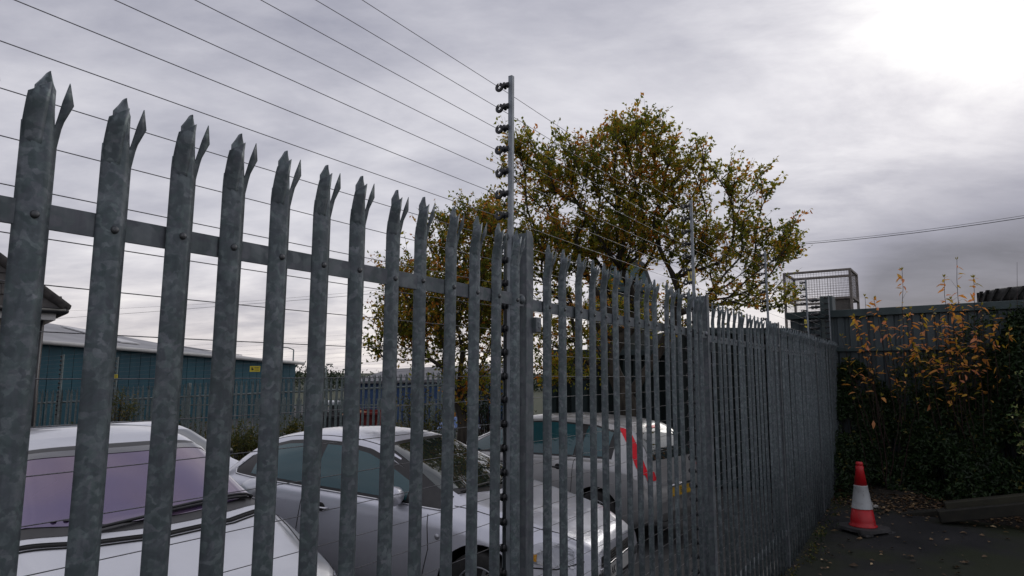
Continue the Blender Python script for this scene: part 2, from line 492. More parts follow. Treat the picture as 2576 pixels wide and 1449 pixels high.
# posts: s, top of post above eye, top of pales and bolts above eye for the bay that ENDS there
first = [.592, .745, .9, 1.051, 1.208, 1.366, 1.523, 1.685, 1.842, 2.007, 2.167, 2.326, 2.491]
bays = [
    (-0.16, 2.566, [-.02, .134, .287, .44] + first, .676, .332),
    (2.566, 5.379, [2.758 + .1625 * i for i in range(16)], .650, .318),
    (5.379, 8.20, [5.56 + .1625 * i for i in range(16)], .618, .290),
    (8.20, 10.86, [8.35 + .1575 * i for i in range(16)], .602, .275),
    (10.86, 13.35, [11.01 + .153 * i for i in range(16)], .595, .268),
]
bays.insert(0, (-2.9, -0.16, [-2.72 + .155 * i for i in range(16)], .676, .332))
k = 0
for (s0, s1, ss, top, rail) in bays:
    for s_ in ss:
        o = link('pale', pale_me, fence)
        j1, j2, j3 = rng.normal(0, 1, 3)
        o.location = (s_ + j1 * .0012, 0, EYE + top - FH + j2 * .0035)
        o.rotation_euler = (j3 * .0022, rng.normal(0, .0016), rng.normal(0, .03))
        for zb in (rail, 0.42 - EYE):
            bo = link('bolt', bolt_me, o)
            bo.location = (rng.normal(0, .0012), -.0145, EYE + zb - (EYE + top - FH))
    for zb in (rail, 0.42 - EYE):
        z_ = EYE + zb
        rb = MB()
        x0, x1 = s0 + .006, s1 - .004
        if s0 > 2: x0 += .055
        rb.box(((x0 + x1) / 2, .004, z_), (x1 - x0, .005, .056))
        rb.box(((x0 + x1) / 2, .0275, z_ + .0255), (x1 - x0, .042, .005))
        bevel(rb.build('rail', M['galv_post'], fence), .0015)
# posts: rolled I sections, outer flange parallel to the fence, web pointing into the yard
for (s_, top) in ((-0.16, .668), (2.566, .668), (5.379, .652), (8.20, .612), (10.86, .60), (13.35, .595)):
    pb = MB()
    fw, dp, tk = .062, .118, .006
    zt = EYE + top
    for yy in (-.006, dp):
        hgt = zt + .6
        x0, x1 = s_ + .004, s_ + .004 + fw
        vs = [(x0, yy, -.6), (x1, yy, -.6), (x1, yy, zt - .035), (x1 - .016, yy, zt), (x0, yy, zt)]
        vs2 = [(a_, b_ + tk, c_) for a_, b_, c_ in vs]
        pb.add(vs + vs2, [(0, 1, 2, 3, 4), (9, 8, 7, 6, 5)] + [(i, i + 5, (i + 1) % 5 + 5, (i + 1) % 5) for i in range(5)])
    pb.box((s_ + .004 + fw * .35, dp / 2, (zt - .6) / 2), (tk, dp - .010, zt + .6 - .02))
    po = bevel(pb.build('post', M['galv_post'], fence), .002)
    # cleat and round headed bolt where the rail meets the post
    fb = MB()
    fb.lathe([(.0005, 0), (.020, 0), (.020, .004), (.016, .010), (.009, .014), (.001, .015)], (s_ - .028, .001, EYE + .335 - (.01 if s_ > 3 else 0)),
             axes=(Vector((1, 0, 0)), Vector((0, 0, 1)), Vector((0, -1, 0))), seg=16)
    fb.build('post_bolt', M['galv_post'], po)
    if 2 < s_ < 6:
        cb = MB()
        cb.box((s_ + .080, -.002, EYE + .225), (.045, .05, .07))
        cb.box((s_ + .080, -.002, EYE + .225), (.018, .056, .03))
        bevel(cb.build('cleat', M['galv_post'], po), .003)

# ------------------------------------------------------------------ electric security fence behind it
DZ, ZT = 0.1084, 1.397
NW = 31
ef = tag(empty('electric_fence', P(0, H2)), 'electric security fence of thin wires on slim aluminium posts with black insulators', 'fence')
ef.rotation_euler = (0, 0, FRZ)
ib = MB()
AX = (Vector((0, 1, 0)), Vector((0, 0, 1)), Vector((1, 0, 0)))
# slotted ring disc: axis along the fence
segs = 22
for (r0, r1, hx) in ((.0070, .0235, .0048),):
    vs, fs = [], []
    angs = [math.radians(90 + 13 + (360 - 26) * i / segs) for i in range(segs + 1)]
    prof = [(r0, -hx * .6), (r0 + .004, -hx), (r1 - .003, -hx), (r1, -hx * .4), (r1, hx * .4), (r1 - .003, hx), (r0 + .004, hx), (r0, hx * .6)]
    for a_ in angs:
        for (rr_, xx_) in prof:
            vs.append((xx_, .052 + math.cos(a_) * rr_, math.sin(a_) * rr_))
    n_ = len(prof)
    for i in range(segs):
        for j in range(n_):
            fs.append((i * n_ + j, i * n_ + (j + 1) % n_, (i + 1) * n_ + (j + 1) % n_, (i + 1) * n_ + j))
    fs.append(tuple(range(n_))); fs.append(tuple(segs * n_ + j for j in range(n_ - 1, -1, -1)))
    ib.add(vs, fs, smooth=True)
ib.lathe([(.001, .0), (.014, .0), (.014, .012), (.008, .015), (.008, .019), (.0185, .021), (.0185, .025), (.009, .028), (.009, .034), (.001, .034)], (0, -.002, 0),
         axes=(Vector((1, 0, 0)), Vector((0, 0, 1)), Vector((0, 1, 0))), seg=14)
ins_me = ib.mesh('insulator', M['black'])
for kpost, s_ in enumerate((-2.95, -0.20, 2.548, 5.30, 8.05, 10.80, 13.2)):
    pb = MB()
    top = EYE + ZT + .045
    sink = 0.0
    pb.box((0, -.009, (top - .3) / 2), (.004, .020, top + .3))
    pb.box((.009, -.019, (top - .3) / 2), (.020, .004, top + .3))
    pb.box((.006, -.003, (top - .34) / 2), (.012, .006, top + .26))
    po = bevel(pb.build('electric_post', M['alu'], ef, (s_, 0, 0)), .001)
    for i in range(NW):
        io = link('insulator', ins_me, po)
        io.location = (rng.normal(0, .0008) - .001, 0.0, EYE + ZT - i * DZ + rng.normal(0, .001))
        io.rotation_euler = (rng.normal(0, .04), 0, rng.normal(0, .05))
for i in range(NW):
    wb_ = MB()
    z_ = EYE + ZT - i * DZ
    pts = []
    for s_ in np.linspace(-6, 13.2, 50):
        ph = (s_ + .163) % 2.75 / 2.75
        pts.append((s_, .0545, z_ - .006 * 4 * ph * (1 - ph) * (1 if i < 40 else 1)))
    wb_.tube(pts, .00145, 5)
    wb_.build('wire', M['wire'], ef)

def warning_sign(p, w, h, label, axes, marks=True):
    s_ = tag(empty('warning_sign', p), label, 'sign', 'yellow electric fence warning signs')
    b_ = MB(); b_.box((0, 0, 0), (w, .004, h), axes=axes); bevel(b_.build('sign_plate', M['yellow'], s_), .001)
    if marks:
        b_ = MB()
        X, Yn, Z_ = axes
        for sg in (-1,):
            # a black hand struck by a bolt, and short lines of lettering
            b_.box(Yn * (.0035 * sg) + X * (-w * .28) + Z_ * (h * .02), (w * .12, .002, h * .5), axes=axes)
            b_.box(Yn * (.0035 * sg) + X * (-w * .18) + Z_ * (-h * .12), (w * .1, .002, h * .28), axes=axes)
            for q in range(3):
                b_.box(Yn * (.0035 * sg) + X * (w * .18) + Z_ * (h * (.24 - q * .24)), (w * (.44 - .08 * (q % 2)), .002, h * .07), axes=axes)
        b_.build('sign_print', M['signblack'], s_)
    return s_
warning_sign(P(5.46, H2 + .05, EYE + 0.83), .20, .13, 'yellow warning sign hung on the wires at the second electric post by the tree',
             (D, NI, Vector((0, 0, 1))))
warning_sign(P(11.0, H2 + .05, EYE + .78), .20, .12, 'small yellow sign low on the wires near the tall green gate post', (D, NI, Vector((0, 0, 1))))

# ------------------------------------------------------------------ cars
def smooth_tab(tab, x, w=.10):
    xs_, ys_ = zip(*tab)
    q = np.linspace(-1, 1, 9)
    return float(sum(np.interp(x + w * k_, xs_, ys_) * (1 - abs(k_) * .9) for k_ in q) / sum(1 - abs(k_) * .9 for k_ in q))
def car_body(L_, T):
    X = sorted(set([0, .015, .04, .08] + list(np.linspace(.12, L_ - .12, 96)) + [L_ - .08, L_ - .04, L_ - .015, L_]))
    rows = []
    for x in X:
        w = .10 if .3 < x < L_ - .3 else .03
        zt, wr, zs, zb, wb_, wm = (smooth_tab(T[k_], x, w) for k_ in ('zt', 'wr', 'zs', 'zb', 'wb', 'wm'))
        lo = .2 + .1 * max(0, 1 - x / .3) + .12 * max(0, 1 - (L_ - x) / .3)
        cp = [(0, lo), (wm - .25, lo), (wm - .06, lo + .03), (wm - .005, lo + .16), (wm, (lo + zb) / 2 + .02), (wm - .012, zb - .16), (wm - .02 * 1.0, zb - .10), ((wb_ + wm) / 2 - .01, zb - .035), (wb_ - .012, zb + .005),
              ((wb_ * .72 + wr * .28), zb + (zs - zb) * .33), ((wb_ * .30 + wr * .70) + .004, zb + (zs - zb) * .75), (wr, zs), (wr - .045, zs + (zt - zs) * .45), (wr - .16, zs + (zt - zs) * .75), (wr * .45, zt - (zt - zs) * .07), (0, zt)]
        pts = []
        cpp = [(-cp[1][0], cp[1][1])] + cp + [(-cp[-2][0], cp[-2][1])]
        for i in range(1, len(cpp) - 2):
            p0, p1, p2, p3 = (np.array(cpp[i + k_]) for k_ in (-1, 0, 1, 2))
            for tt in np.linspace(0, 1, 4, endpoint=False):
                pts.append(.5 * ((2 * p1) + (-p0 + p2) * tt + (2 * p0 - 5 * p1 + 4 * p2 - p3) * tt ** 2 + (-p0 + 3 * p1 - 3 * p2 + p3) * tt ** 3))
        pts.append(np.array(cp[-1]))
        rows.append([(x, max(0.0, p[0]), p[1]) for p in pts])
    return X, rows
def make_car(name, L_, T, paint, glass, loc, back, wheels=(.85, 3.4), wheel_r=.31, arch_r=.37):
    root = empty(name, loc, math.atan2(back.y, back.x))
    X, rows = car_body(L_, T)
    nr, nc = len(rows), len(rows[0])
    bm_ = bmesh.new()
    VL = [[bm_.verts.new(p) for p in row] for row in rows]
    VR = [[(VL[i][j] if rows[i][j][1] < 1e-5 else bm_.verts.new((rows[i][j][0], -rows[i][j][1], rows[i][j][2]))) for j in range(nc)] for i in range(nr)]
    for V_, flip in ((VL, False), (VR, True)):
        for i in range(nr - 1):
            for j in range(nc - 1):
                q = [V_[i][j], V_[i][j + 1], V_[i + 1][j + 1], V_[i + 1][j]]
                q2 = []
                for v_ in q:
                    if v_ not in q2: q2.append(v_)
                if len(q2) < 3: continue
                if flip: q2.reverse()
                try: bm_.faces.new(q2)
                except ValueError: pass
    for i in (0, nr - 1):
        loop = [VL[i][j] for j in range(nc)] + [VR[i][j] for j in range(nc - 2, 0, -1)]
        lp = []
        for v_ in loop:
            if v_ not in lp: lp.append(v_)
        bm_.faces.new(lp if i else lp[::-1])
    bmesh.ops.recalc_face_normals(bm_, faces=bm_.faces)
    bvh = BVHTree.FromBMesh(bm_)
    # wheel arches: open the sides over the wheels
    for wx in wheels:
        kill = []
        for f_ in bm_.faces:
            c_ = f_.calc_center_median()
            if abs(c_.y) > .45 and (c_.x - wx) ** 2 + (c_.z - wheel_r) ** 2 < arch_r ** 2:
                kill.append(f_)
        bmesh.ops.delete(bm_, geom=kill, context='FACES')
        for v_ in bm_.verts:
            if v_.is_boundary and abs(v_.co.y) > .4 and abs(math.hypot(v_.co.x - wx, v_.co.z - wheel_r) - arch_r) < .06 and v_.co.z > .15:
                dx_, dz_ = v_.co.x - wx, v_.co.z - wheel_r
                d_ = math.hypot(dx_, dz_)
                v_.co.x, v_.co.z = wx + dx_ / d_ * arch_r, wheel_r + dz_ / d_ * arch_r
    for f_ in bm_.faces: f_.smooth = True
    me = bpy.data.meshes.new('body'); bm_.to_mesh(me); bm_.free()
    me.materials.append(paint)
    body = link('body', me, root)
    for wx in wheels:
        for sy in (1, -1):
            w_ = link('wheel', WHEEL_TYRE, root, (wx, sy * (smooth_tab(T['wm'], wx) - .11), wheel_r))
            w_.rotation_euler = (0, 0, 0 if sy > 0 else math.pi)
            link('rim', WHEEL_RIM, w_)
            lb = MB()
            ring = [(wx + math.cos(a_) * (arch_r + .004), wheel_r + math.sin(a_) * (arch_r + .004)) for a_ in np.linspace(-.25, math.pi + .25, 25)]
            y0, y1 = sy * .45, sy * (smooth_tab(T['wm'], wx) - .012)
            vs = [(a_, y0, b_) for a_, b_ in ring] + [(a_, y1, b_) for a_, b_ in ring]
            fs = [(i, i + 1, i + 26, i + 25) for i in range(24)] + [tuple(range(25))]
            lb.add(vs, fs)
            lb.build('arch_liner', M['black'], root)
    return root, bvh, body
def project(bvh, o, d_):
    h = bvh.ray_cast(Vector(o), Vector(d_).normalized(), 8)
    return (h[0], h[1]) if h[0] is not None else (None, None)
def patch(name, bvh, fn, d_, mat, parent, nu=24, nv=10, off=.004, thick=.0):
    """fn(u, v) -> point outside the body; the patch is laid on the body seen along d_"""
    vs, ok = [], True
    d_ = Vector(d_).normalized()
    for j in range(nv + 1):
        for i in range(nu + 1):
            o = Vector(fn(i / nu, j / nv)); h, n_ = project(bvh, o, d_)
            if h is None:
                vs.append(None); continue
            if n_.dot(d_) > 0: n_ = -n_
            vs.append(h + n_ * off)
    b_ = MB(); idx = {}; out = []
    for k_, p in enumerate(vs):
        if p is not None: idx[k_] = len(out); out.append(p)
    fs = []
    for j in range(nv):
        for i in range(nu):
            q = [j * (nu + 1) + i, j * (nu + 1) + i + 1, (j + 1) * (nu + 1) + i + 1, (j + 1) * (nu + 1) + i]
            if all(k_ in idx for k_ in q): fs.append(tuple(idx[k_] for k_ in q))
    b_.add(out, fs, smooth=True)
    return b_.build(name, mat, parent)
def seam(name, bvh, pts, d_, mat, parent, r_=.004, off=0.0, n_=14):
    d_ = Vector(d_).normalized(); out = []
    for a_, b_ in zip(pts, pts[1:]):
        for t_ in np.linspace(0, 1, n_, endpoint=False):
            h, nm = project(bvh, Vector(a_).lerp(Vector(b_), t_), d_)
            if h is not None:
                if nm.dot(d_) > 0: nm = -nm
                out.append(h + nm * off)
    h, nm = project(bvh, Vector(pts[-1]), d_)
    if h is not None: out.append(h)
    b_ = MB()
    if len(out) > 1: b_.tube(out, r_, 6)
    return b_.build(name, mat, parent)
def curve2(pts):
    xs_, ys_ = zip(*pts)
    return lambda x: float(np.interp(x, xs_, ys_))

wt = MB()
YA = (Vector((1, 0, 0)), Vector((0, 0, -1)), Vector((0, 1, 0)))
wt.lathe([(.20, -.09), (.285, -.10), (.305, -.085), (.31, 0), (.305, .085), (.285, .10), (.20, .09)], axes=YA, seg=36)
WHEEL_TYRE = wt.mesh('wheel', M['rubber'])
wr_ = MB()
wr_.lathe([(.205, .05), (.205, .092), (.195, .095), (.185, .08), (.03, .07), (.03, .085)], axes=YA, seg=36)
for k in range(10):
    a_ = 2 * math.pi * k / 10
    c_ = Vector((math.cos(a_) * .11, .085, math.sin(a_) * .11))
    wr_.box(c_, (.17, .02, .028), axes=(Vector((math.cos(a_), 0, math.sin(a_))), Vector((0, 1, 0)), Vector((-math.sin(a_), 0, math.cos(a_)))))
WHEEL_RIM = wr_.mesh('rim', noisy('alloy_wheel', (.25, .26, .28), (.36, .37, .38), 6, .35, .7, 0))

def paint(name, c1, rough=.30, metal=.5, dirt=.12):
    m, t, b = new_mat(name)
    v = coords(t); n_ = noise(t, v, 2.2, 6); f_ = noise(t, v, 420, 2)
    c = mixc(t, rampn(t, n_, [(.46, (0, 0, 0)), (.68, (dirt * 3, dirt * 3, dirt * 3))]), c1, tuple(x * .72 for x in c1))
    c = mixc(t, .12, c, rampn(t, f_, [(.35, (.6, .6, .6)), (.65, (1.3, 1.3, 1.3))]), 'MULTIPLY')
    t.links.new(c, b.inputs['Base Color'])
    setp(b, rough=rough, metal=metal, coat=.7, coatr=.06)
    rm = rampn(t, n_, [(.4, (rough,) * 3), (.7, (min(1, rough + .2),) * 3)])
    t.links.new(rm, b.inputs['Roughness'])
    return m
def glassmat(name, c, rough=.03, metal=0.0, spec=.5):
    m, t, b = new_mat(name)
    v = coords(t); n_ = noise(t, v, 1.4, 3)
    t.links.new(rampn(t, n_, [(.3, tuple(x * .75 for x in c)), (.7, c)]), b.inputs['Base Color'])
    setp(b, rough=rough, metal=metal, spec=spec, coat=1.0, coatr=.015)
    return m
M['silver'] = paint('silver_car_paint', (.64, .65, .69))
M['silver_b'] = paint('pale_silver_car_paint', (.66, .67, .73))
M['silver_c'] = paint('warm_silver_car_paint', (.42, .42, .42))
M['glass'] = glassmat('tinted_side_glass', (.020, .085, .10), spec=.5); M['glass'].node_tree.nodes['Principled BSDF'].inputs['Coat Weight'].default_value = .4
M['screen'] = glassmat('green_tinted_windscreen', (.03, .045, .042), metal=.35, spec=1.0)
M['screen_purple'] = glassmat('violet_reflection_windscreen', (.16, .105, .19), metal=.5, rough=.05)  # violet of the reflected sky is put into the base colour
pmt = M['screen_purple'].node_tree; pmb = pmt.nodes['Principled BSDF']
pmt.links.new(rampn(pmt, noise(pmt, coords(pmt), 1.1, 2), [(.34, (.11, .075, .18)), (.5, (.17, .11, .18)), (.68, (.21, .155, .20))]), pmb.inputs['Base Color'])  # uneven reflection imitated by random violet patches
M['chrome'] = noisy('bright_chrome', (.6, .6, .62), (.7, .7, .72), 5, .12, 1.0, 0)
M['trimblack'] = noisy('black_window_trim', (.008, .008, .009), (.014, .014, .015), 20, .35, 0, 0)
M['seam'] = noisy('dark_panel_gap', (.01, .01, .01), (.016, .016, .016), 20, .8, 0, 0)
M['amber'] = glassmat('amber_lens', (.62, .30, .02))
M['red'] = glassmat('red_lens', (.85, .004, .02), rough=.3, spec=.2); M['red'].node_tree.nodes['Principled BSDF'].inputs['Coat Weight'].default_value = .25
M['lamp'] = glassmat('clear_lamp_lens', (.50, .51, .54), rough=.08, metal=.5)
M['plate_w'] = noisy('white_number_plate', (.62, .62, .60), (.70, .70, .68), 4, .4, 0, 0)
M['plate_y'] = noisy('yellow_number_plate', (.70, .42, .04), (.76, .48, .05), 4, .4, 0, 0)

def text_obj(s, size, mat, parent, mtx, name='plate_lettering'):
    c = bpy.data.curves.new(name, 'FONT'); c.body = s; c.size = size; c.extrude = .0008; c.align_x = 'CENTER'; c.align_y = 'CENTER'
    c.materials.append(mat)
    tmp = bpy.data.objects.new(name + '_curve', c); COL.objects.link(tmp)
    bpy.context.view_layer.update()
    me = bpy.data.meshes.new_from_object(tmp.evaluated_get(bpy.context.evaluated_depsgraph_get()))
    bpy.data.objects.remove(tmp)
    me.materials.clear(); me.materials.append(mat)
    o = bpy.data.objects.new(name, me); COL.objects.link(o); o.parent = parent; o.matrix_local = mtx
    return o

def side_glass(bvh, root, x0, x1, zbot, ztop, nm='side_window', mat=None, sy=1, off=.005, nu=26):
    return patch(nm, bvh, lambda u, v: (x0 + (x1 - x0) * u, sy * 1.5, zbot(x0 + (x1 - x0) * u) + (ztop(x0 + (x1 - x0) * u) - zbot(x0 + (x1 - x0) * u)) * v), (0, -sy, 0), mat or M['glass'], root, nu, 8, off)
def screen(bvh, root, xb, xt, wb_, wt_, bow_b, bow_t, mat, nm='windscreen', off=.005, grow=0.0):
    def fn(u, v):
        y = (u * 2 - 1) * ((wb_ + grow) * (1 - v) + (wt_ + grow) * v)
        a_ = (xb - grow * 1.6) + bow_b * (u * 2 - 1) ** 2; c_ = (xt + grow * 1.6) + bow_t * (u * 2 - 1) ** 2
        return (a_ + (c_ - a_) * v, y, 3)
    return patch(nm, bvh, fn, (0, 0, -1), mat, root, 26, 16, off)
def wiper(bvh, root, a_, b_, r_=.009):
    pts = []
    for t_ in np.linspace(0, 1, 14):
        p = Vector((a_[0] + (b_[0] - a_[0]) * t_, a_[1] + (b_[1] - a_[1]) * t_, 3)); h, n_ = project(bvh, p, (0, 0, -1))
        if h is not None: pts.append(h + Vector((0, 0, .022)))
    m_ = MB(); m_.tube(pts, r_, 6); return m_.build('wiper', M['black'], root)
def mirror(root, x, y, z, mat, sy):
    b_ = MB()
    b_.lathe([(.012, -.06), (.062, -.05), (.078, -.02), (.078, .012), (.055, .045), (.01, .062)], (0, 0, 0), axes=(Vector((0, 1.35, 0)), Vector((0, 0, 1)), Vector((-1, 0, 0))), seg=18)
    o = b_.build('mirror', mat, root, (x, y + sy * .10, z))
    g = MB(); g.box((.035, -sy * .08, -.03), (.05, .14, .03)); g.build('mirror_arm', M['trimblack'], o)
    return o
def handle(bvh, root, x, z, sy, mat, ln=.19):
    h, n_ = project(bvh, (x, sy * 1.5, z), (0, -sy, 0))
    y = h.y
    b_ = MB()
    b_.tube([(x - ln / 2, y - sy * .002, z), (x - ln / 2 + .02, y + sy * .022, z), (x, y + sy * .030, z + .002), (x + ln / 2 - .02, y + sy * .022, z), (x + ln / 2, y - sy * .002, z)], [.008, .011, .012, .011, .008], 8)
    o = b_.build('door_handle', mat, root)
    c_ = MB(); c_.lathe([(.001, 0), (.042, 0), (.030, .003), (.001, .003)], (x + .0, y + sy * .001, z + .004), axes=(Vector((1.2, 0, 0)), Vector((0, 0, 1)), Vector((0, sy, 0))), seg=18)
    c_.build('handle_cup', M['seam'], o)

# --- the middle silver hatchback (nose to the fence)
def car_axes(yaw):
    c, s = math.cos(yaw), math.sin(yaw)
    bk = Vector((NI.x * c - NI.y * s, NI.x * s + NI.y * c, 0))
    return bk, Vector((bk.y, -bk.x, 0))
HATCH = dict(
    zt=[(0, .62), (.06, .70), (.3, .79), (.6, .87), (1.0, .965), (1.12, 1.0), (1.5, 1.19), (1.95, 1.375), (2.2, 1.425), (2.6, 1.45), (3.1, 1.43), (3.45, 1.37), (3.7, 1.22), (3.95, 1.02), (4.1, .88)],
    wr=[(0, .50), (.3, .62), (1.0, .70), (1.3, .655), (2.0, .585), (2.7, .575), (3.45, .54), (3.75, .58), (4.1, .56)],
    zs=[(0, .60), (.3, .755), (.6, .83), (1.0, .915), (1.15, .945), (1.5, 1.10), (2.0, 1.30), (2.3, 1.355), (2.7, 1.37), (3.2, 1.335), (3.5, 1.26), (3.75, 1.12), (3.95, 1.0), (4.1, .86)],
    zb=[(0, .54), (.3, .70), (.6, .78), (1.0, .86), (1.3, .895), (2.0, .935), (3.0, .985), (3.6, 1.0), (3.85, .97), (4.1, .80)],
    wb=[(0, .58), (.3, .76), (1.0, .81), (2.0, .825), (3.3, .81), (3.7, .76), (3.9, .70), (4.1, .60)],
    wm=[(0, .62), (.05, .70), (.15, .78), (.4, .85), (.9, .88), (3.3, .88), (3.7, .85), (3.95, .78), (4.1, .66)])
bk, sd = car_axes(.125)
O = D * 4.40 + NI * 2.27 + sd * .88; O.z = EYE - 2.0
car, bvh, body = make_car('parked_car', 4.1, HATCH, M['silver_b'], None, O, bk)
tag(car, 'silver three-door hatchback parked nose to the fence, seen from its side', 'car', 'cars parked behind the fence')
tb = curve2([(1.28, .915), (2.0, .96), (3.0, 1.01), (3.62, 1.04)])
tt = curve2([(1.20, .93), (1.55, 1.085), (1.85, 1.215), (2.1, 1.30), (2.4, 1.345), (2.75, 1.355), (3.1, 1.33), (3.35, 1.275), (3.62, 1.10)])
side_glass(bvh, car, 1.24, 3.64, lambda x: tb(x) - .016, lambda x: max(tb(x) - .006, tt(x) + .014), 'window_surround', M['trimblack'], 1, .003, 60)
ttg = curve2([(1.50, 1.03), (1.66, 1.10), (1.85, 1.185), (2.1, 1.275), (2.4, 1.325), (2.75, 1.335), (3.1, 1.31), (3.35, 1.255), (3.58, 1.10)])
for sy in (1, -1):
    if sy < 0: side_glass(bvh, car, 1.24, 3.64, lambda x: tb(x) - .016, lambda x: max(tb(x) - .006, tt(x) + .014), 'window_surround', M['trimblack'], -1, .003, 60)
    side_glass(bvh, car, 1.58, 2.60, lambda x: tb(x) + .004, ttg, 'door_window', M['glass'], sy, .006)
    side_glass(bvh, car, 2.69, 3.40, lambda x: tb(x) + .004, lambda x: max(tb(x) + .01, ttg(x)), 'quarter_window', M['glass'], sy, .006)
    seam('window_trim', bvh, [(1.22, sy * 1.5, tb(1.22) - .024), (2.0, sy * 1.5, tb(2.0) - .024), (3.0, sy * 1.5, tb(3.0) - .024), (3.62, sy * 1.5, tb(3.62) - .022), (3.66, sy * 1.5, tb(3.62) + .02), (3.52, sy * 1.5, 1.19)], (0, -sy, 0), M['chrome'], car, .008, .004)
    seam('door_gap', bvh, [(1.33, sy * 1.5, .86), (1.30, sy * 1.5, .6), (1.38, sy * 1.5, .28)], (0, -sy, 0), M['seam'], car)
    seam('door_gap', bvh, [(2.66, sy * 1.5, .94), (2.70, sy * 1.5, .6), (2.52, sy * 1.5, .28)], (0, -sy, 0), M['seam'], car)
    handle(bvh, car, 2.44, .82, sy, M['chrome'])
    mirror(car, 1.62, sy * .80, .985, M['silver_b'], sy)
    patch('headlight', bvh, lambda u, v: (.02 + .42 * u, sy * (.42 + .42 * (u * .6 + .4) + .0) + sy * .4, .60 + .07 * u + (.035 + .13 * math.sin(min(1, u * .9 + .25) * math.pi * .9)) * v), (.35, -sy, -.18), M['lamp'], car, 20, 8, .005)
    patch('indicator', bvh, lambda u, v: (.30 + .14 * u, sy * 1.3, .600 + .03 * u + .05 * v * (1 - .5 * u)), (.15, -sy, 0), M['amber'], car, 8, 4, .009)
    seam('headlight_gap', bvh, [(-.10, sy * 1.3, .62), (.05, sy * 1.5, .59), (.25, sy * 1.5, .59), (.46, sy * 1.5, .64)], (.25, -sy, -.05), M['seam'], car, .005, .002)
    h, n_ = project(bvh, (1.22, sy * 1.5, .70), (0, -sy, 0))
    rp = MB(); rp.lathe([(.001, 0), (.026, 0), (.020, .008), (.001, .010)], h, axes=(Vector((1, 0, 0)), Vector((0, 0, 1)), Vector((0, sy, 0))), seg=16)
    rp.build('side_repeater', M['lamp'], car)
    patch('tail_light', bvh, lambda u, v: (4.6, sy * (.50 + .24 * u), .74 + .22 * v), (-1, 0, 0), M['red'], car, 6, 6, .006)
screen(bvh, car, 1.06, 1.93, .70, .555, .20, .05, M['trimblack'], 'windscreen_surround', .003, .02)
screen(bvh, car, 1.09, 1.90, .665, .525, .19, .05, M['screen'], 'windscreen', .006)
wiper(bvh, car, (1.10, .05), (1.24, -.56)); wiper(bvh, car, (1.16, .60), (1.12, .02))
for sy in (1, -1):
    seam('bonnet_gap', bvh, [(.12, sy * .50, 3), (.4, sy * .62, 3), (.8, sy * .70, 3), (1.14, sy * .735, 3)], (0, 0, -1), M['seam'], car, .004)
    seam('roof_channel', bvh, [(2.0, sy * .54, 3), (2.6, sy * .53, 3), (3.35, sy * .50, 3)], (0, 0, -1), M['seam'], car, .004)
gp = patch('grille', bvh, lambda u, v: (-1, -.42 + .84 * u, .50 + .085 * v), (1, 0, 0), M['trimblack'], car, 12, 4, .006)
for z_ in (.515, .535, .555, .575):
    seam('grille_bar', bvh, [(-1, -.40, z_), (-1, .40, z_)], (1, 0, 0), M['black'], gp, .003, .010)
seam('grille_chrome', bvh, [(-1, -.44, .49), (-1, .44, .49)], (1, 0, 0), M['chrome'], gp, .009, .008)
patch('lower_intake', bvh, lambda u, v: (-1, -.5 + 1.0 * u, .32 + .06 * v), (1, 0, 0), M['trimblack'], car, 12, 3, .006)
pl = MB(); pl.box((-.012, 0, .425), (.012, .52, .111)); plo = bevel(pl.build('number_plate', M['plate_w'], car), .002)
RP = Matrix(((0, 0, -1, -.0195), (-1, 0, 0, 0), (0, 1, 0, .425), (0, 0, 0, 1)))
for s_, yy in (("AK", .165), ("O", .05)):
    mt = RP.copy(); mt[1][3] = yy
    text_obj(s_, .092, M['signblack'], plo, mt)

# --- the left silver car, violet windscreen
CAR_A = dict(
    zt=[(0, .62), (.06, .70), (.3, .80), (.6, .885), (1.0, .985), (1.12, 1.02), (1.5, 1.21), (1.85, 1.38), (2.1, 1.445), (2.5, 1.475), (3.1, 1.46), (3.5, 1.40), (3.8, 1.22), (4.05, 1.02), (4.2, .88)],
    wr=[(0, .50), (.3, .64), (1.0, .735), (1.25, .70), (1.85, .62), (2.7, .61), (3.5, .57), (3.8, .6), (4.2, .58)],
    zs=[(0, .60), (.3, .765), (.6, .845), (1.0, .935), (1.15, .97), (1.5, 1.13), (1.9, 1.315), (2.3, 1.385), (2.7, 1.40), (3.2, 1.37), (3.55, 1.29), (3.8, 1.13), (4.0, 1.0), (4.2, .86)],
    zb=[(0, .54), (.3, .71), (.6, .79), (1.0, .88), (1.3, .915), (2.0, .945), (3.0, .985), (3.7, 1.0), (3.95, .97), (4.2, .80)],
    wb=[(0, .58), (.3, .77), (1.0, .835), (2.0, .845), (3.4, .83), (3.8, .78), (4.0, .72), (4.2, .60)],
    wm=[(0, .62), (.05, .70), (.15, .79), (.4, .865), (.9, .895), (3.4, .895), (3.8, .86), (4.05, .79), (4.2, .66)])
bk, sd = car_axes(-.15)
O = D * 1.27 + NI * 3.20 + sd * .89; O.z = EYE - 1.895
car, bvh, body = make_car('parked_car', 4.2, CAR_A, M['silver'], None, O, bk)
tag(car, 'silver car with a violet reflection painted into its windscreen, bonnet and wipers facing the fence', 'car', 'cars parked behind the fence')
screen(bvh, car, 1.0, 1.86, .78, .64, .20, .07, M['trimblack'], 'windscreen_surround', .003, .025)
screen(bvh, car, 1.05, 1.82, .745, .605, .19, .07, M['screen_purple'], 'windscreen', .007)
wiper(bvh, car, (1.0, .42), (1.17, -.64), .010); wiper(bvh, car, (1.10, -.02), (1.21, -.70), .010)
for k_, xo in enumerate((.80, .835, .865)):
    seam('scuttle_groove', bvh, [(xo + .18, .72, 3), (xo + .05, .4, 3), (xo, 0, 3), (xo + .05, -.4, 3), (xo + .18, -.72, 3)], (0, 0, -1), M['seam'], car, .0065 if k_ != 1 else .012, .001)
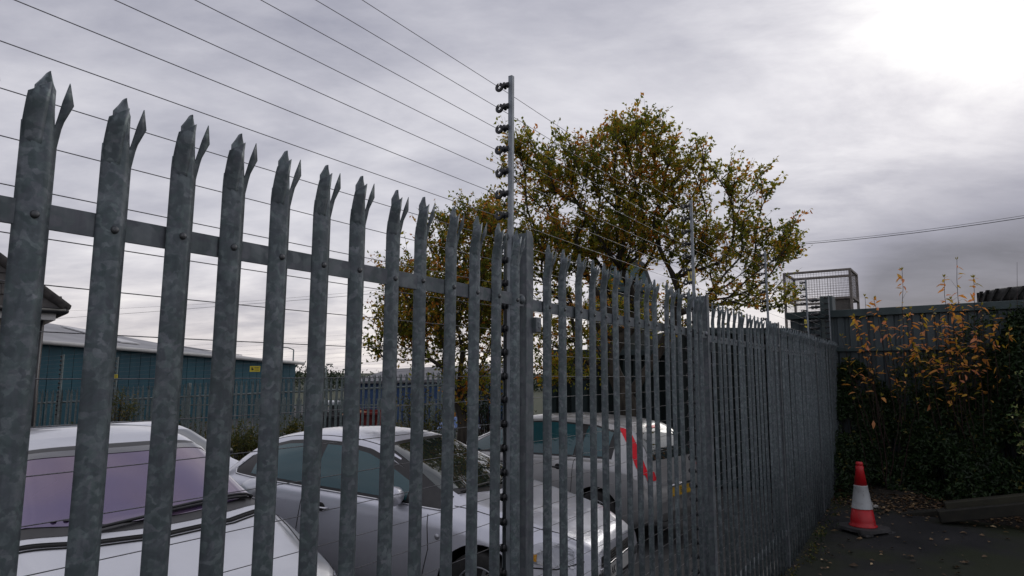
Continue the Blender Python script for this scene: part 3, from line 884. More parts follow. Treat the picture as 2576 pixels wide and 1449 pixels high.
for sy in (1, -1):
    tb2 = curve2([(1.3, .94), (2.0, .965), (3.0, 1.01), (3.7, 1.05)])
    tt2 = curve2([(1.3, .96), (1.6, 1.10), (1.9, 1.25), (2.3, 1.365), (2.75, 1.385), (3.2, 1.35), (3.5, 1.27), (3.75, 1.08)])
    side_glass(bvh, car, 1.35, 3.70, tb2, tt2, 'side_window', M['glass'], sy, .005, 50)
    seam('bonnet_gap', bvh, [(.12, sy * .52, 3), (.4, sy * .66, 3), (.8, sy * .75, 3), (1.1, sy * .79, 3)], (0, 0, -1), M['seam'], car, .004)
    seam('door_gap', bvh, [(1.35, sy * 1.5, .88), (1.32, sy * 1.5, .6), (1.4, sy * 1.5, .28)], (0, -sy, 0), M['seam'], car)
    seam('door_gap', bvh, [(2.5, sy * 1.5, .94), (2.52, sy * 1.5, .3)], (0, -sy, 0), M['seam'], car)
    handle(bvh, car, 2.32, .84, sy, M['silver'])
    mirror(car, 1.62, sy * .82, 1.0, M['silver'], sy)
    patch('headlight', bvh, lambda u, v: (.10 + .60 * u, sy * (.45 + .35 * u) + sy * .4, .62 + .07 * u + (.05 + .1 * u) * v), (.35, -sy, -.18), M['lamp'], car, 20, 8, .005)
    patch('tail_light', bvh, lambda u, v: (4.8, sy * (.50 + .24 * u), .74 + .22 * v), (-1, 0, 0), M['red'], car, 6, 6, .006)
patch('sun_band', bvh, lambda u, v: (1.755 + .065 * v + .07 * (u * 2 - 1) ** 2, (u * 2 - 1) * (.625 - .015 * v), 3), (0, 0, -1), glassmat('grey_sun_band', (.13, .13, .14), metal=.3), car, 26, 3, .010)
# clean black patch of stickers low on the screen
for xx, yy in ((1.18, .50), (1.17, .44), (1.175, .40)):
    h, n_ = project(bvh, (xx, yy, 3), (0, 0, -1))
    st = MB(); st.lathe([(.001, 0), (.016, 0), (.001, .0015)], h + n_ * .009, axes=(Vector((1, 0, 0)), Vector((0, 1, 0)), n_), seg=10)
    st.build('sticker', M['signblack'], car)

# --- the right silver hatchback, tail to the fence, tall red lights
CAR_C = dict(
    zt=[(0, .72), (.05, .86), (.10, .98), (.16, 1.12), (.34, 1.36), (.45, 1.44), (.8, 1.49), (1.6, 1.52), (2.2, 1.48), (2.5, 1.40), (2.9, 1.21), (3.3, 1.03), (3.5, .97), (4.0, .86), (4.2, .70)],
    wr=[(0, .58), (.2, .58), (.45, .51), (1.6, .55), (2.5, .57), (3.1, .68), (3.5, .70), (4.2, .5)],
    zs=[(0, .70), (.05, .84), (.10, .95), (.16, 1.08), (.34, 1.30), (.5, 1.375), (1.0, 1.42), (1.6, 1.44), (2.1, 1.41), (2.5, 1.31), (2.9, 1.13), (3.3, .98), (3.5, .93), (4.0, .82), (4.2, .66)],
    zb=[(0, .66), (.05, .80), (.10, .90), (.3, .99), (.6, 1.0), (1.6, .97), (2.6, .94), (3.2, .90), (3.6, .86), (4.0, .75), (4.2, .60)],
    wb=[(0, .64), (.1, .70), (.4, .79), (1.6, .83), (3.2, .82), (3.8, .76), (4.2, .58)],
    wm=[(0, .68), (.05, .76), (.15, .82), (.4, .87), (3.3, .88), (3.8, .84), (4.1, .74), (4.2, .64)])
bk, sd = car_axes(-.147)
O = D * 7.55 + NI * 3.03 + sd * .88; O.z = EYE - 2.08
car, bvh, body = make_car('parked_car', 4.2, CAR_C, M['silver_c'], None, O, bk, wheels=(.72, 3.3))
tag(car, 'silver hatchback parked tail to the fence with tall red tail lights', 'car', 'cars parked behind the fence')
tb3 = curve2([(.5, 1.03), (1.6, 1.0), (2.6, .965), (3.1, .94)])
tt3 = curve2([(.55, 1.32), (.9, 1.39), (1.6, 1.42), (2.1, 1.39), (2.5, 1.29), (2.85, 1.12), (3.1, .97)])
tb3l = lambda x: tb3(x) + max(0, (.72 - x)) * .4
for sy in (1, -1):
    side_glass(bvh, car, .54, 3.05, lambda x: tb3(x) - .012, lambda x: tt3(x) + .012, 'window_surround', M['trimblack'], sy, .003, 50)
    side_glass(bvh, car, .62, 1.02, lambda x: tb3(x) + .01, lambda x: tt3(x) - .01, 'quarter_window', M['glass'], sy, .006)
    side_glass(bvh, car, 1.12, 1.98, lambda x: tb3(x) + .01, lambda x: tt3(x) - .01, 'rear_door_window', M['glass'], sy, .006)
    side_glass(bvh, car, 2.05, 2.92, lambda x: tb3(x) + .01, lambda x: max(tb3(x) + .012, tt3(x) - .01), 'door_window', M['glass'], sy, .006)
    def tl(u, v, sy=sy):
        zz_ = .86 + .52 * v
        xw = .06 + .34 * v ** .85
        return (xw - .6, sy * (.60 + .16 * (1 - v) * 1.0 + (.15 - .03 * v) * (u - .5)) + sy * .42, zz_ + .03 * (u - .5))
    patch('tail_light', bvh, tl, (1, -sy * .72, 0), M['red'], car, 8, 24, .007)
    patch('tail_light_foot', bvh, lambda u, v: (-.5, sy * (.56 + .16 * u), .79 + .10 * v), (1, 0, 0), M['red'], car, 6, 6, .007)
    seam('door_gap', bvh, [(1.08, sy * 1.5, .98), (1.1, sy * 1.5, .6), (1.2, sy * 1.5, .3)], (0, -sy, 0), M['seam'], car)
    seam('door_gap', bvh, [(2.02, sy * 1.5, .95), (2.02, sy * 1.5, .3)], (0, -sy, 0), M['seam'], car)
    handle(bvh, car, 1.32, .86, sy, M['black']); handle(bvh, car, 2.25, .85, sy, M['black'])
    mirror(car, 2.95, sy * .80, 1.0, M['silver_c'], sy)
    seam('roof_channel', bvh, [(.5, sy * .55, 3), (1.6, sy * .57, 3), (2.3, sy * .57, 3)], (0, 0, -1), M['seam'], car, .005)
patch('rear_window', bvh, lambda u, v: (-1, (u - .5) * (1.14 - .16 * v), 1.01 + .32 * v), (1, 0, 0), M['screen'], car, 20, 12, .006)
patch('brake_light', bvh, lambda u, v: (-1, (u - .5) * .34, 1.37 + .03 * v), (1, 0, 0), M['red'], car, 8, 2, .008)
screen(bvh, car, 3.28, 2.42, .66, .56, -.16, -.05, M['screen'], 'windscreen', .006)
pl = MB(); pl.box((-.012, 0, .62), (.012, .52, .111)); plo = bevel(pl.build('number_plate', M['plate_y'], car), .002)
bp_ = MB(); bp_.tube([(-.02, -.3, .70), (-.035, 0, .71), (-.02, .3, .70)], .013, 8); bp_.build('tailgate_trim', M['chrome'], car)
RP2 = Matrix(((0, 0, -1, -.0195), (-1, 0, 0, 0), (0, 1, 0, .62), (0, 0, 0, 1)))
text_obj("5O", .092, M['signblack'], plo, RP2)
patch('rear_bumper', bvh, lambda u, v: (-1, (u - .5) * 1.45, .40 + .12 * v), (1, 0, 0), M['silver_c'], car, 16, 4, .03)

# --- the car between and behind the first two
bk, sd = car_axes(0)
O = D * 5.0 + NI * 7.15; O.z = .13
car, bvh, body = make_car('parked_car', 4.1, HATCH, M['silver_b'], None, O, bk)
car.scale = (1, 1, .94)
tag(car, 'silver car mostly hidden behind the car with the violet windscreen', 'car', 'cars parked behind the fence')
screen(bvh, car, 1.09, 1.90, .665, .525, .19, .05, M['screen'], 'windscreen', .006)
for sy in (1, -1):
    side_glass(bvh, car, 1.35, 3.5, lambda x: tb(x) + .004, lambda x: max(tb(x) + .01, tt(x)), 'side_window', M['glass'], sy, .005, 50)
    mirror(car, 1.62, sy * .80, .985, M['black'], sy)
    patch('headlight', bvh, lambda u, v: (.10 + .60 * u, sy * (.45 + .35 * u) + sy * .4, .62 + .07 * u + (.05 + .1 * u) * v), (.35, -sy, -.18), M['lamp'], car, 20, 8, .005)
wiper(bvh, car, (1.10, .05), (1.24, -.56))

# ------------------------------------------------------------------ trees
def leaf_verts(c, d_, up, ln, w, fold=.25):
    """a pointed leaf of four triangles, folded along its midrib"""
    side = d_.cross(up)
    if side.length < 1e-4: side = Vector((1, 0, 0))
    side.normalize(); nrm_ = side.cross(d_)
    a_ = c; b_ = c + d_ * (ln * .5) + side * (w * .5) + nrm_ * (w * fold); e_ = c + d_ * ln - nrm_ * (ln * .12)
    f_ = c + d_ * (ln * .5) - side * (w * .5) + nrm_ * (w * fold)
    return [a_, b_, e_, f_]
LEAF6 = [(0, 1, 2), (0, 2, 3), (1, 4, 5, 2), (2, 5, 6, 3), (4, 7, 5), (5, 7, 6)]
def leaf6(c, d_, up, ln, w, curl=.3):
    side = d_.cross(up)
    if side.length < 1e-4: side = Vector((1, 0, 0))
    side.normalize(); nrm_ = side.cross(d_)
    q = lambda t_, s_, h_: c + d_ * (ln * t_) + side * (w * s_) + nrm_ * (ln * (h_ - curl * t_ * t_))
    return [q(0, 0, 0), q(.34, .46, .05), q(.34, 0, 0), q(.34, -.46, .05), q(.68, .36, .04), q(.68, 0, 0), q(.68, -.36, .04), q(1, 0, -.02)]
def rvec():
    v_ = Vector(rng.normal(size=3)); v_.normalize(); return v_
def make_tree(name, base, inside, n_tips, leaves_per, leaf_len, label, group=None, fork=.9, rbase=.13, matleaf='leaf_tree', jit=.06, tone_shift=0.0, multi=3, leafless=.12, shoots=20):
    root = tag(empty(name, base), label, 'tree', group)
    tips = inside(n_tips)                     # local coordinates
    nodes = [np.array((0., 0., 0.))]; parent = [-1]
    # leaning main stems
    for k_ in range(1, 5):
        nodes.append(np.array((rng.normal(0, .02), rng.normal(0, .02), fork * k_ / 4))); parent.append(len(nodes) - 2)
    fork_i = len(nodes) - 1
    cen = tips.mean(0)
    order = np.argsort(np.linalg.norm(tips - nodes[fork_i], axis=1))
    arr = np.array(nodes)
    tipsidx = []
    for ti in order:
        tp = tips[ti]
        dd = np.linalg.norm(arr - tp, axis=1)
        dist0 = np.linalg.norm(arr - arr[fork_i], axis=1)
        cost = dd * 1.0 + dist0 * .38
        cost[:fork_i] = 1e9
        # branches should not turn down on themselves
        cost += np.maximum(0, arr[:, 2] - tp[2]) * .9
        j = int(np.argmin(cost))
        st_, en = arr[j], tp
        dist = np.linalg.norm(en - st_); n_ = max(1, int(dist / .28))
        prev = j
        bend = rng.normal(0, 1, 3) * .05 * dist; bend[2] = -abs(bend[2]) * .8
        newp = []
        for q in range(1, n_ + 1):
            f_ = q / n_
            p = st_ + (en - st_) * f_ + bend * math.sin(f_ * math.pi) + (rng.normal(0, .018, 3) if q < n_ else 0)
            nodes.append(p); parent.append(prev); prev = len(nodes) - 1
            newp.append(p)
        arr = np.vstack([arr, newp])
        tipsidx.append(prev)
    pa = np.array(parent); NA = np.array(nodes); leafn = set(tipsidx)
    kc = [[] for _ in range(len(nodes))]
    for i_ in range(1, len(nodes)): kc[parent[i_]].append(i_)
    big_first = [None] * len(nodes)
    cnt_ = np.ones(len(nodes))
    for i_ in range(len(nodes) - 1, 0, -1): cnt_[parent[i_]] += cnt_[i_]
    for i_ in range(len(nodes)):
        if kc[i_]: big_first[i_] = max(kc[i_], key=lambda q: cnt_[q])
    for _s in range(5):
        NB = NA.copy()
        for i_ in range(2, len(nodes)):
            if big_first[i_] is not None: NB[i_] = NA[i_] * .45 + (NA[parent[i_]] + NA[big_first[i_]]) * .275
        NA = NB
    nodes = [NA[i_] for i_ in range(len(NA))]
    nn_ = len(nodes)
    load = np.zeros(nn_); kids = [[] for _ in range(nn_)]
    for i in range(nn_ - 1, 0, -1): kids[parent[i]].append(i)
    for i in range(nn_ - 1, 0, -1):
        if not kids[i]: load[i] = 1
        load[parent[i]] += load[i]
    rad = .0035 + (rbase - .0035) * (load / load[0]) ** .62
    tr = MB()
    # chains
    done = set()
    stack = [(0, None)]
    while stack:
        i, pr = stack.pop()
        chain = [pr, i] if pr is not None else [i]
        while kids[chain[-1]]:
            ks = sorted(kids[chain[-1]], key=lambda q: -load[q])
            for q in ks[1:]: stack.append((q, chain[-1]))
            chain.append(ks[0])
        rr_ = [rad[c_] for c_ in chain]
        if pr is not None: rr_[0] = min(rad[pr], rad[i] * 1.25)
        big_ = max(rr_) > .03
        tr.tube([nodes[c_] for c_ in chain], rr_, 8 if big_ else (5 if max(rr_) > .008 else 3))
    tr.build('trunk', M['bark'], root)
    # leaves
    cr = MB()
    tops = tips[:, 2].max()
    for ti in tipsidx:
        if rng.random() < leafless: continue
        p1 = Vector(nodes[ti]); p0 = Vector(nodes[parent[ti]])
        gp_ = parent[parent[ti]] if parent[ti] > 0 else 0
        tone0 = rng.normal(.50 + tone_shift, .24)
        n_ = int(leaves_per * rng.uniform(.5, 1.4))
        ax = (p1 - p0); ax = ax.normalized() if ax.length > 1e-5 else Vector((0, 0, 1))
        # short twiglets
        for q in range(max(1, n_ // 7)):
            tdir = (ax * .8 + rvec() * .9 + Vector((0, 0, .35))).normalized()
            tl_ = rng.uniform(.12, .38)
            st_ = p1.lerp(p0, rng.uniform(0, 1.0))
            en = st_ + tdir * tl_
            tr2.tube([st_, en], [.0028, .0014], 3, cap=False)
            for w_ in range(7):
                c_ = st_.lerp(en, rng.uniform(.15, 1.05)) + rvec() * .015
                dd_ = (tdir * .5 + rvec() * .9 + Vector((0, 0, -.15))).normalized()
                ln = leaf_len * rng.uniform(.55, 1.25)
                cr.add(leaf_verts(c_, dd_, rvec(), ln, ln * rng.uniform(.45, .7)), [(0, 1, 2), (0, 2, 3)], tone=min(1, max(.001, tone0 + rng.normal(0, .17))))
    crown = cr.build('crown', M[matleaf], root)
    return root
def blob_sampler(blobs, dens_noise=True):
    def f_(n_):
        out = []
        ws = np.array([b_[3] * b_[4] * b_[5] for b_ in blobs]); ws = ws / ws.sum()
        while len(out) < n_:
            b_ = blobs[rng.choice(len(blobs), p=ws)]
            v_ = rng.normal(size=3); v_ /= np.linalg.norm(v_)
            r_ = rng.random() ** .42
            out.append([b_[0] + v_[0] * b_[3] * r_, b_[1] + v_[1] * b_[4] * r_, b_[2] + v_[2] * b_[5] * r_])
        return np.array(out)
    return f_
def rel(base, px, py, Y, rx, ry, rz):
    p = at(px, py, Y) - base
    return (p.x, p.y, p.z, rx, ry, rz)
k_ = 1 / 1653.0
tr2 = MB()
Y1 = 11.0
base1 = at(1600, 960, Y1); base1.z = 0.05
B1 = [rel(base1, 1590, 400, Y1, .95, .9, .80), rel(base1, 1400, 440, Y1 + .1, 1.0, 1.0, .75), rel(base1, 1300, 380, Y1 - .3, .42, .4, .42), rel(base1, 1250, 560, Y1 - .2, .65, .7, .5), rel(base1, 1740, 450, Y1 - .2, .75, .8, .65),
      rel(base1, 1880, 480, Y1 - .3, .45, .5, .6), rel(base1, 1860, 620, Y1 - .2, .9, .8, .6), rel(base1, 1960, 600, Y1 - .3, .38, .4, .42), rel(base1, 1830, 740, Y1 - .3, .8, .7, .38), rel(base1, 1600, 345, Y1, .7, .5, .45), rel(base1, 1990, 630, Y1 - .2, .35, .4, .3),
      rel(base1, 1950, 745, Y1 + .2, .6, .5, .35), rel(base1, 1480, 620, Y1 + .5, 1.2, .8, .55), rel(base1, 1450, 780, Y1 + .8, 1.2, .5, .6), rel(base1, 1560, 560, Y1, .9, .7, .8), rel(base1, 1700, 590, Y1, .8, .7, .7), rel(base1, 1370, 640, Y1, .8, .7, .7), rel(base1, 1440, 900, Y1 + .6, .9, .5, .7), rel(base1, 1650, 800, Y1 + .8, .8, .5, .5)]
make_tree('autumn_tree', base1, blob_sampler(B1), 1850, 30, .074, 'large spreading tree with thinning green and orange leaves behind the second electric post', 'autumn trees in the yard', fork=1.9, rbase=.17)
tr2.build('twigs', M['bark'], None)
tw = bpy.data.objects['twigs']; tw.parent = bpy.data.objects['autumn_tree']
tr2 = MB()
Y2 = 9.6
base2 = at(1150, 1000, Y2); base2.z = 0.15
B2 = [rel(base2, 1120, 760, Y2, .85, .8, .75), rel(base2, 1200, 560, Y2, .45, .5, .40), rel(base2, 1000, 800, Y2, .38, .5, .5), rel(base2, 1230, 800, Y2 + .2, .6, .6, .8), rel(base2, 1130, 600, Y2, .5, .5, .38), rel(base2, 1190, 970, Y2, .5, .5, .35),
      rel(base2, 960, 890, Y2, .25, .3, .2), rel(base2, 1230, 690, Y2, .5, .5, .6), rel(base2, 1010, 700, Y2, .35, .4, .4), rel(base2, 1060, 850, Y2, .5, .5, .5)]
t2_ = make_tree('autumn_tree', base2, blob_sampler(B2), 900, 32, .062, 'smaller leafy tree left of the large tree, hanging down behind the middle car', 'autumn trees in the yard', fork=.75, rbase=.075, leafless=.05)
tr2.build('twigs', M['bark'], t2_)

# ------------------------------------------------------------------ steel sheet wall, gate post, cage, tyre at the far right
W0 = at(2100, 778, 12.05); W0.z = 0
W1 = at(2576, 745, 10.25); W1.z = 0
WD = (W1 - W0).normalized(); WN = Vector((WD.y, -WD.x, 0))       # WN towards the lane side
if WN.y > 0: WN = -WN
WTOP = EYE + 1.165
M['teal_sheet'] = noisy('weathered_teal_sheet', (.032, .048, .056), (.08, .105, .12), 2.5, .6, .1, .1, (1, 1, .25))
M['teal_dark'] = noisy('dark_teal_steel', (.03, .05, .055), (.055, .08, .085), 4, .6, .1, .1)
wall = tag(empty('steel_sheet_wall', W0), 'tall teal profiled steel sheet wall behind the orange shrubs', 'wall')
wall.rotation_euler = (0, 0, math.atan2(WD.y, WD.x))
pm = MB()
pw = .2
prof = [(0, 0), (.030, 0), (.048, -.038), (.152, -.038), (.17, 0), (.2, 0)]
vs = []
for z_ in (0, 1):
    for (x, y) in prof: vs.append((x, y, z_ * (WTOP - .13 + .4)))
n_ = len(prof)
pm.add(vs, [(i, i + 1, n_ + i + 1, n_ + i) for i in range(n_ - 1)])
# thickness
pm.add([(x, y + .004, z) for x, y, z in vs], [(i + 1, i, n_ + i, n_ + i + 1) for i in range(n_ - 1)])
sheet_me = pm.mesh('sheet_panel', M['teal_sheet'])
for i in range(-4, 27):
    o = link('sheet_panel', sheet_me, wall, (i * .1985, 0, -.4)); o.scale = (1, -1 if False else 1, 1)
for (zz_, hh_, nm) in ((WTOP - .065, .13, 'top_beam'), (WTOP - .72, .07, 'middle_rail'), (WTOP - 1.9, .07, 'lower_rail')):
    rb = MB(); rb.box((2.25, -.075 if nm != 'top_beam' else -.02, zz_), (6.2, .06 if nm != 'top_beam' else .16, hh_)); bevel(rb.build(nm, M['teal_dark'], wall), .006)
for x_ in (1.35, 3.25):
    rb = MB(); rb.box((x_, .10, (WTOP - .2) / 2), (.1, .08, WTOP)); bevel(rb.build('back_post', M['teal_dark'], wall), .006)
# gate post
gp0 = at(2081, 740, 12.2)
b_ = MB(); b_.box((0, 0, gp0.z / 2 - .1), (.22, .22, gp0.z + .2)); 
gpost = tag(bevel(b_.build('gate_post', noisy('grey_green_post_steel', (.05, .07, .075), (.09, .115, .12), 5, .6, .1, .1), None, (gp0.x, gp0.y, 0)), .012), 'square dark green steel gate post rising above the corner where fence and wall meet', 'post')
gpost.rotation_euler = (0, 0, math.atan2(WD.y, WD.x))
# strained bunch of cable joints tied at the post
ee = tag(empty('post_insulators', (gp0.x, gp0.y, 0)), 'column of black end strain insulators bolted to the dark green gate post', 'insulators')
for i in range(8):
    p = at(2062, 748 + i * 18, 12.0)
    q = MB(); dirv = (at(2035, 752 + i * 17, 11.9) - p)
    q.tube([p, p + dirv * .35, p + dirv * .4, p + dirv * .7, p + dirv * .75, p + dirv], [.02, .034, .02, .032, .016, .008], 8)
    o = q.build('strain_insulator', M['black'], ee); o.location = (-gp0.x, -gp0.y, 0)
# wall going on to the left behind the fence, lower
# cage
c00, c10 = at(1972, 684, 15.5), at(2137, 671, 14.7)
CW = math.hypot(c10.x - c00.x, c10.y - c00.y); ztop = (c00.z + c10.z) / 2; zlow = at(2137, 741, 14.7).z; zfl = EYE + .5
cage = tag(empty('mesh_cage', (c00.x, c00.y, 0), math.atan2(c10.y - c00.y, c10.x - c00.x)), 'rusty open-topped wire mesh cage standing behind the teal wall', 'cage')
M['rust'] = noisy('faded_brown_steel', (.14, .125, .115), (.25, .22, .20), 9, .75, .2, .15)
CDp = 1.1
fr = MB()
for (x, y) in ((0, 0), (CW, 0), (0, CDp), (CW, CDp)):
    fr.box((x, y, (ztop + zfl) / 2), (.055, .055, ztop - zfl))
for z_ in (ztop, zlow):
    for y in (0, CDp): fr.box((CW / 2, y, z_), (CW + .055 - .003, .06, .05))
    for x in (0, CW): fr.box((x, CDp / 2, z_ + .003), (.052, CDp, .05))
bevel(fr.build('frame', M['rust'], cage), .004)
ms = MB()
nx = 24
for y in (.0, CDp):
    for i in range(1, nx):
        ms.box((CW * i / nx, y, (ztop + zlow) / 2), (.005, .005, ztop - zlow))
    for j in range(1, 11):
        ms.box((CW / 2, y + .006, zlow + (ztop - zlow) * j / 11), (CW, .005, .005))
for x in (0, CW):
    for i in range(1, 16): ms.box((x, CDp * i / 16, (ztop + zlow) / 2), (.005, .005, ztop - zlow))
    for j in range(1, 11): ms.box((x + .006, CDp / 2, zlow + (ztop - zlow) * j / 11), (.005, CDp, .005))
for i in range(1, nx * 2):
    ms.box((CW * i / nx / 2, 0, (zlow + zfl) / 2), (.005, .005, zlow - zfl))
for j in range(1, 22): ms.box((CW / 2, .006, zlow - j * .035), (CW, .005, .005))
tag(ms.build('wire_mesh', M['rust'], cage), kind='stuff')
pb = MB(); pb.box((CW * .82, .05, (zlow + zfl) / 2), (CW * .32, .01, zlow - zfl)); pb.build('side_plate', noisy('grey_plate', (.12, .12, .11), (.17, .17, .16), 6), cage)

# tractor tyre lying on its side beyond the wall
ty = at(2600, 740, 10.95)
tyre = tag(empty('tractor_tyre', (ty.x + .1, ty.y, WTOP + .0)), 'large black lugged tractor tyre lying flat on top of the teal wall', 'tyre')
tb_ = MB()
R_, Hh = .82, .27
prof = [(R_ - .30, .02), (R_ - .10, 0), (R_ - .03, .03), (R_, .09), (R_, Hh - .09), (R_ - .03, Hh - .03), (R_ - .10, Hh), (R_ - .30, Hh - .02)]
seg_ = 64
vs, fs = [], []
for k in range(seg_):
    a_ = 2 * math.pi * k / seg_
    for (r_, h_) in prof: vs.append((math.cos(a_) * r_, math.sin(a_) * r_, h_))
n_ = len(prof)
for k in range(seg_):
    for j in range(n_): fs.append((k * n_ + j, ((k + 1) % seg_) * n_ + j, ((k + 1) % seg_) * n_ + (j + 1) % n_, k * n_ + (j + 1) % n_))
tb_.add(vs, fs, smooth=True); tb_.build('casing', M['rubber'], tyre)
lug = MB()
for k in range(26):
    a0 = 2 * math.pi * k / 26
    pts = []
    for q in range(5):
        f_ = q / 4; a_ = a0 + f_ * .20; h_ = .015 + f_ * (Hh - .03)
        pts.append((a_, h_))
    for (aa, h0), (ab, h1) in zip(pts, pts[1:]):
        vs = []
        for (a_, h_) in ((aa, h0), (ab, h1)):
            for r_, da in ((R_ - .01, -.028), (R_ + .035, -.022), (R_ + .035, .022), (R_ - .01, .028)):
                vs.append((math.cos(a_ + da) * r_, math.sin(a_ + da) * r_, h_))
        lug.add(vs, [(0, 1, 5, 4), (1, 2, 6, 5), (2, 3, 7, 6), (3, 0, 4, 7), (0, 3, 2, 1), (4, 5, 6, 7)])
lug.build('tread', M['rubber'], tyre)
# a stack carries it
sb = MB(); sb.box((0, .1, WTOP / 2 - .01), (1.5, .9, WTOP - .02))
tag(sb.build('steel_bin', M['teal_dark'], None, (ty.x + .35, ty.y + .5, 0)), 'dark steel bin hidden behind the wall and carrying the tractor tyre', 'bin').rotation_euler = (0, 0, math.atan2(WD.y, WD.x))

# ------------------------------------------------------------------ shrubs with orange leaves, hedge and undergrowth
def lane_wall_pt(x_along, out):
    return W0 + WD * x_along + WN * out
M['leaf_green_shoot'] = leaf_mat('green_shoot_leaf', [(0.0, (.05, .07, .02)), (1.0, (.12, .13, .04))], .25)
def shrub(label, stems, cluster=1.0):
    """stems: list of (px, py_top, Y, n_leaves, lean)"""
    p0 = at(stems[0][0], 1200, stems[0][2]); zg = ground_z(p0.x, p0.y) + .1
    root = tag(empty('dogwood_shrub', (p0.x, p0.y, zg)), label, 'shrub', 'orange leaved shrubs by the teal wall')
    R0 = Vector((p0.x, p0.y, zg))
    sb_, lb_ = MB(), MB()
    for (px, py, Y, nl, lean) in stems:
        topp = at(px, py, Y) - R0
        foot = Vector((topp.x * .35 + lean * .15 + rng.normal(0, .05), topp.y * .35 + rng.normal(0, .06), 0)) - WN * .55
        pts = []
        n_ = 12
        for q in range(n_ + 1):
            f_ = q / n_
            p = foot.lerp(topp, f_) + Vector((lean * .12 * math.sin(f_ * math.pi), 0, 0)) + (rvec() * .012)
            pts.append(p)
        sb_.tube(pts, [.009 * (1 - .8 * q / n_) + .0012 for q in range(n_ + 1)], 5)
        length = (topp - foot).length
        for q in range(int(nl * 1.7)):
            f_ = 1 - (rng.random() ** 1.25) * min(.9, 1.5 / length)
            p = foot.lerp(topp, f_) + Vector((lean * .12 * math.sin(f_ * math.pi), 0, 0))
            side = rvec(); side.z *= .35; side.normalize()
            if R0.z + p.z < 2.05 + rng.normal(0, .25): continue
            if f_ < .88 and rng.random() < .5:
                e_ = p + side * rng.uniform(.06, .22) + Vector((0, 0, rng.uniform(.02, .12)))
                sb_.tube([p, e_], [.0022, .0012], 3, cap=False); p = e_
            dd_ = (side + Vector((0, 0, rng.uniform(-.5, .35)))).normalized()
            ln = rng.uniform(.075, .155)
            ln *= rng.choice([.6, .85, 1.05], p=[.3, .4, .3])
            lb_.add(leaf6(p, dd_, Vector((0, 0, 1)) + rvec() * .6, ln, ln * rng.uniform(.36, .5), rng.uniform(-.1, .55)), LEAF6,
                    tone=min(1, max(.01, rng.normal(.60, .27))), smooth=True)
        # green bud leaves at the tip
        for q in range(4):
            lb_.add(leaf_verts(topp, (rvec() * .6 + Vector((0, 0, 1))).normalized(), rvec(), .06, .022, .2), [(0, 1, 2), (0, 2, 3)], tone=.08)
    sb_.build('stems', M['twig'], root)
    lb_.build('leaves', M['leaf_orange'], root)
    return root
Ys = 10.2
shrub('orange leaved shrub with one tall shoot nearest the gate post', [(2268, 672, Ys + .3, 20, .1), (2200, 745, Ys + .6, 24, 0), (2175, 740, Ys + .7, 14, -.1), (2150, 790, Ys + .7, 30, 0), (2230, 800, Ys + .4, 26, .1), (2290, 770, Ys + .2, 22, .1), (2130, 900, Ys + .6, 26, -.2), (2180, 850, Ys + .5, 26, -.1), (2118, 840, Ys + .8, 10, 0)])
shrub('orange leaved shrub with the tallest bare-stemmed shoots against the dark cloud', [(2406, 645, Ys, 16, .0), (2374, 690, Ys, 18, -.1), (2448, 690, Ys - .1, 14, .1), (2346, 770, Ys + .1, 26, 0), (2392, 745, Ys, 22, 0), (2420, 770, Ys - .1, 24, .1), (2320, 790, Ys + .1, 28, -.1), (2375, 800, Ys, 34, 0), (2300, 860, Ys + .1, 30, 0)])
shrub('orange leaved shrub with yellowing lower leaves below the tractor tyre', [(2500, 790, Ys - .3, 16, .1), (2455, 830, Ys - .2, 30, 0), (2415, 870, Ys - .2, 28, -.1), (2350, 890, Ys - .1, 24, -.1), (2470, 760, Ys - .2, 22, 0), (2540, 820, Ys - .4, 12, .1), (2405, 960, Ys - .4, 16, 0)])
shrub('low sparse shrub with a few yellow leaves at the foot of the teal wall', [(2180, 950, Ys + .2, 10, 0), (2220, 990, Ys + .1, 8, .1), (2310, 1000, Ys - .1, 8, 0), (2150, 1000, Ys + .4, 9, 0), (2280, 930, Ys, 12, 0)])
# bare shoots in front of the tyre
tb4 = MB()
for (px, py, Y) in ((2558, 650, 10.2), (2540, 735, 10.2), (2575, 735, 10.1), (2468, 740, 10.3)):
    a_ = at(px + 6, 900, Y); b_ = at(px, py, Y)
    tb4.tube([a_, a_.lerp(b_, .5) + rvec() * .02, b_], [.006, .004, .002], 5)
tag(tb4.build('bare_shoots', M['twig']), 'few thin leafless shoots standing in front of the tractor tyre', 'plant')

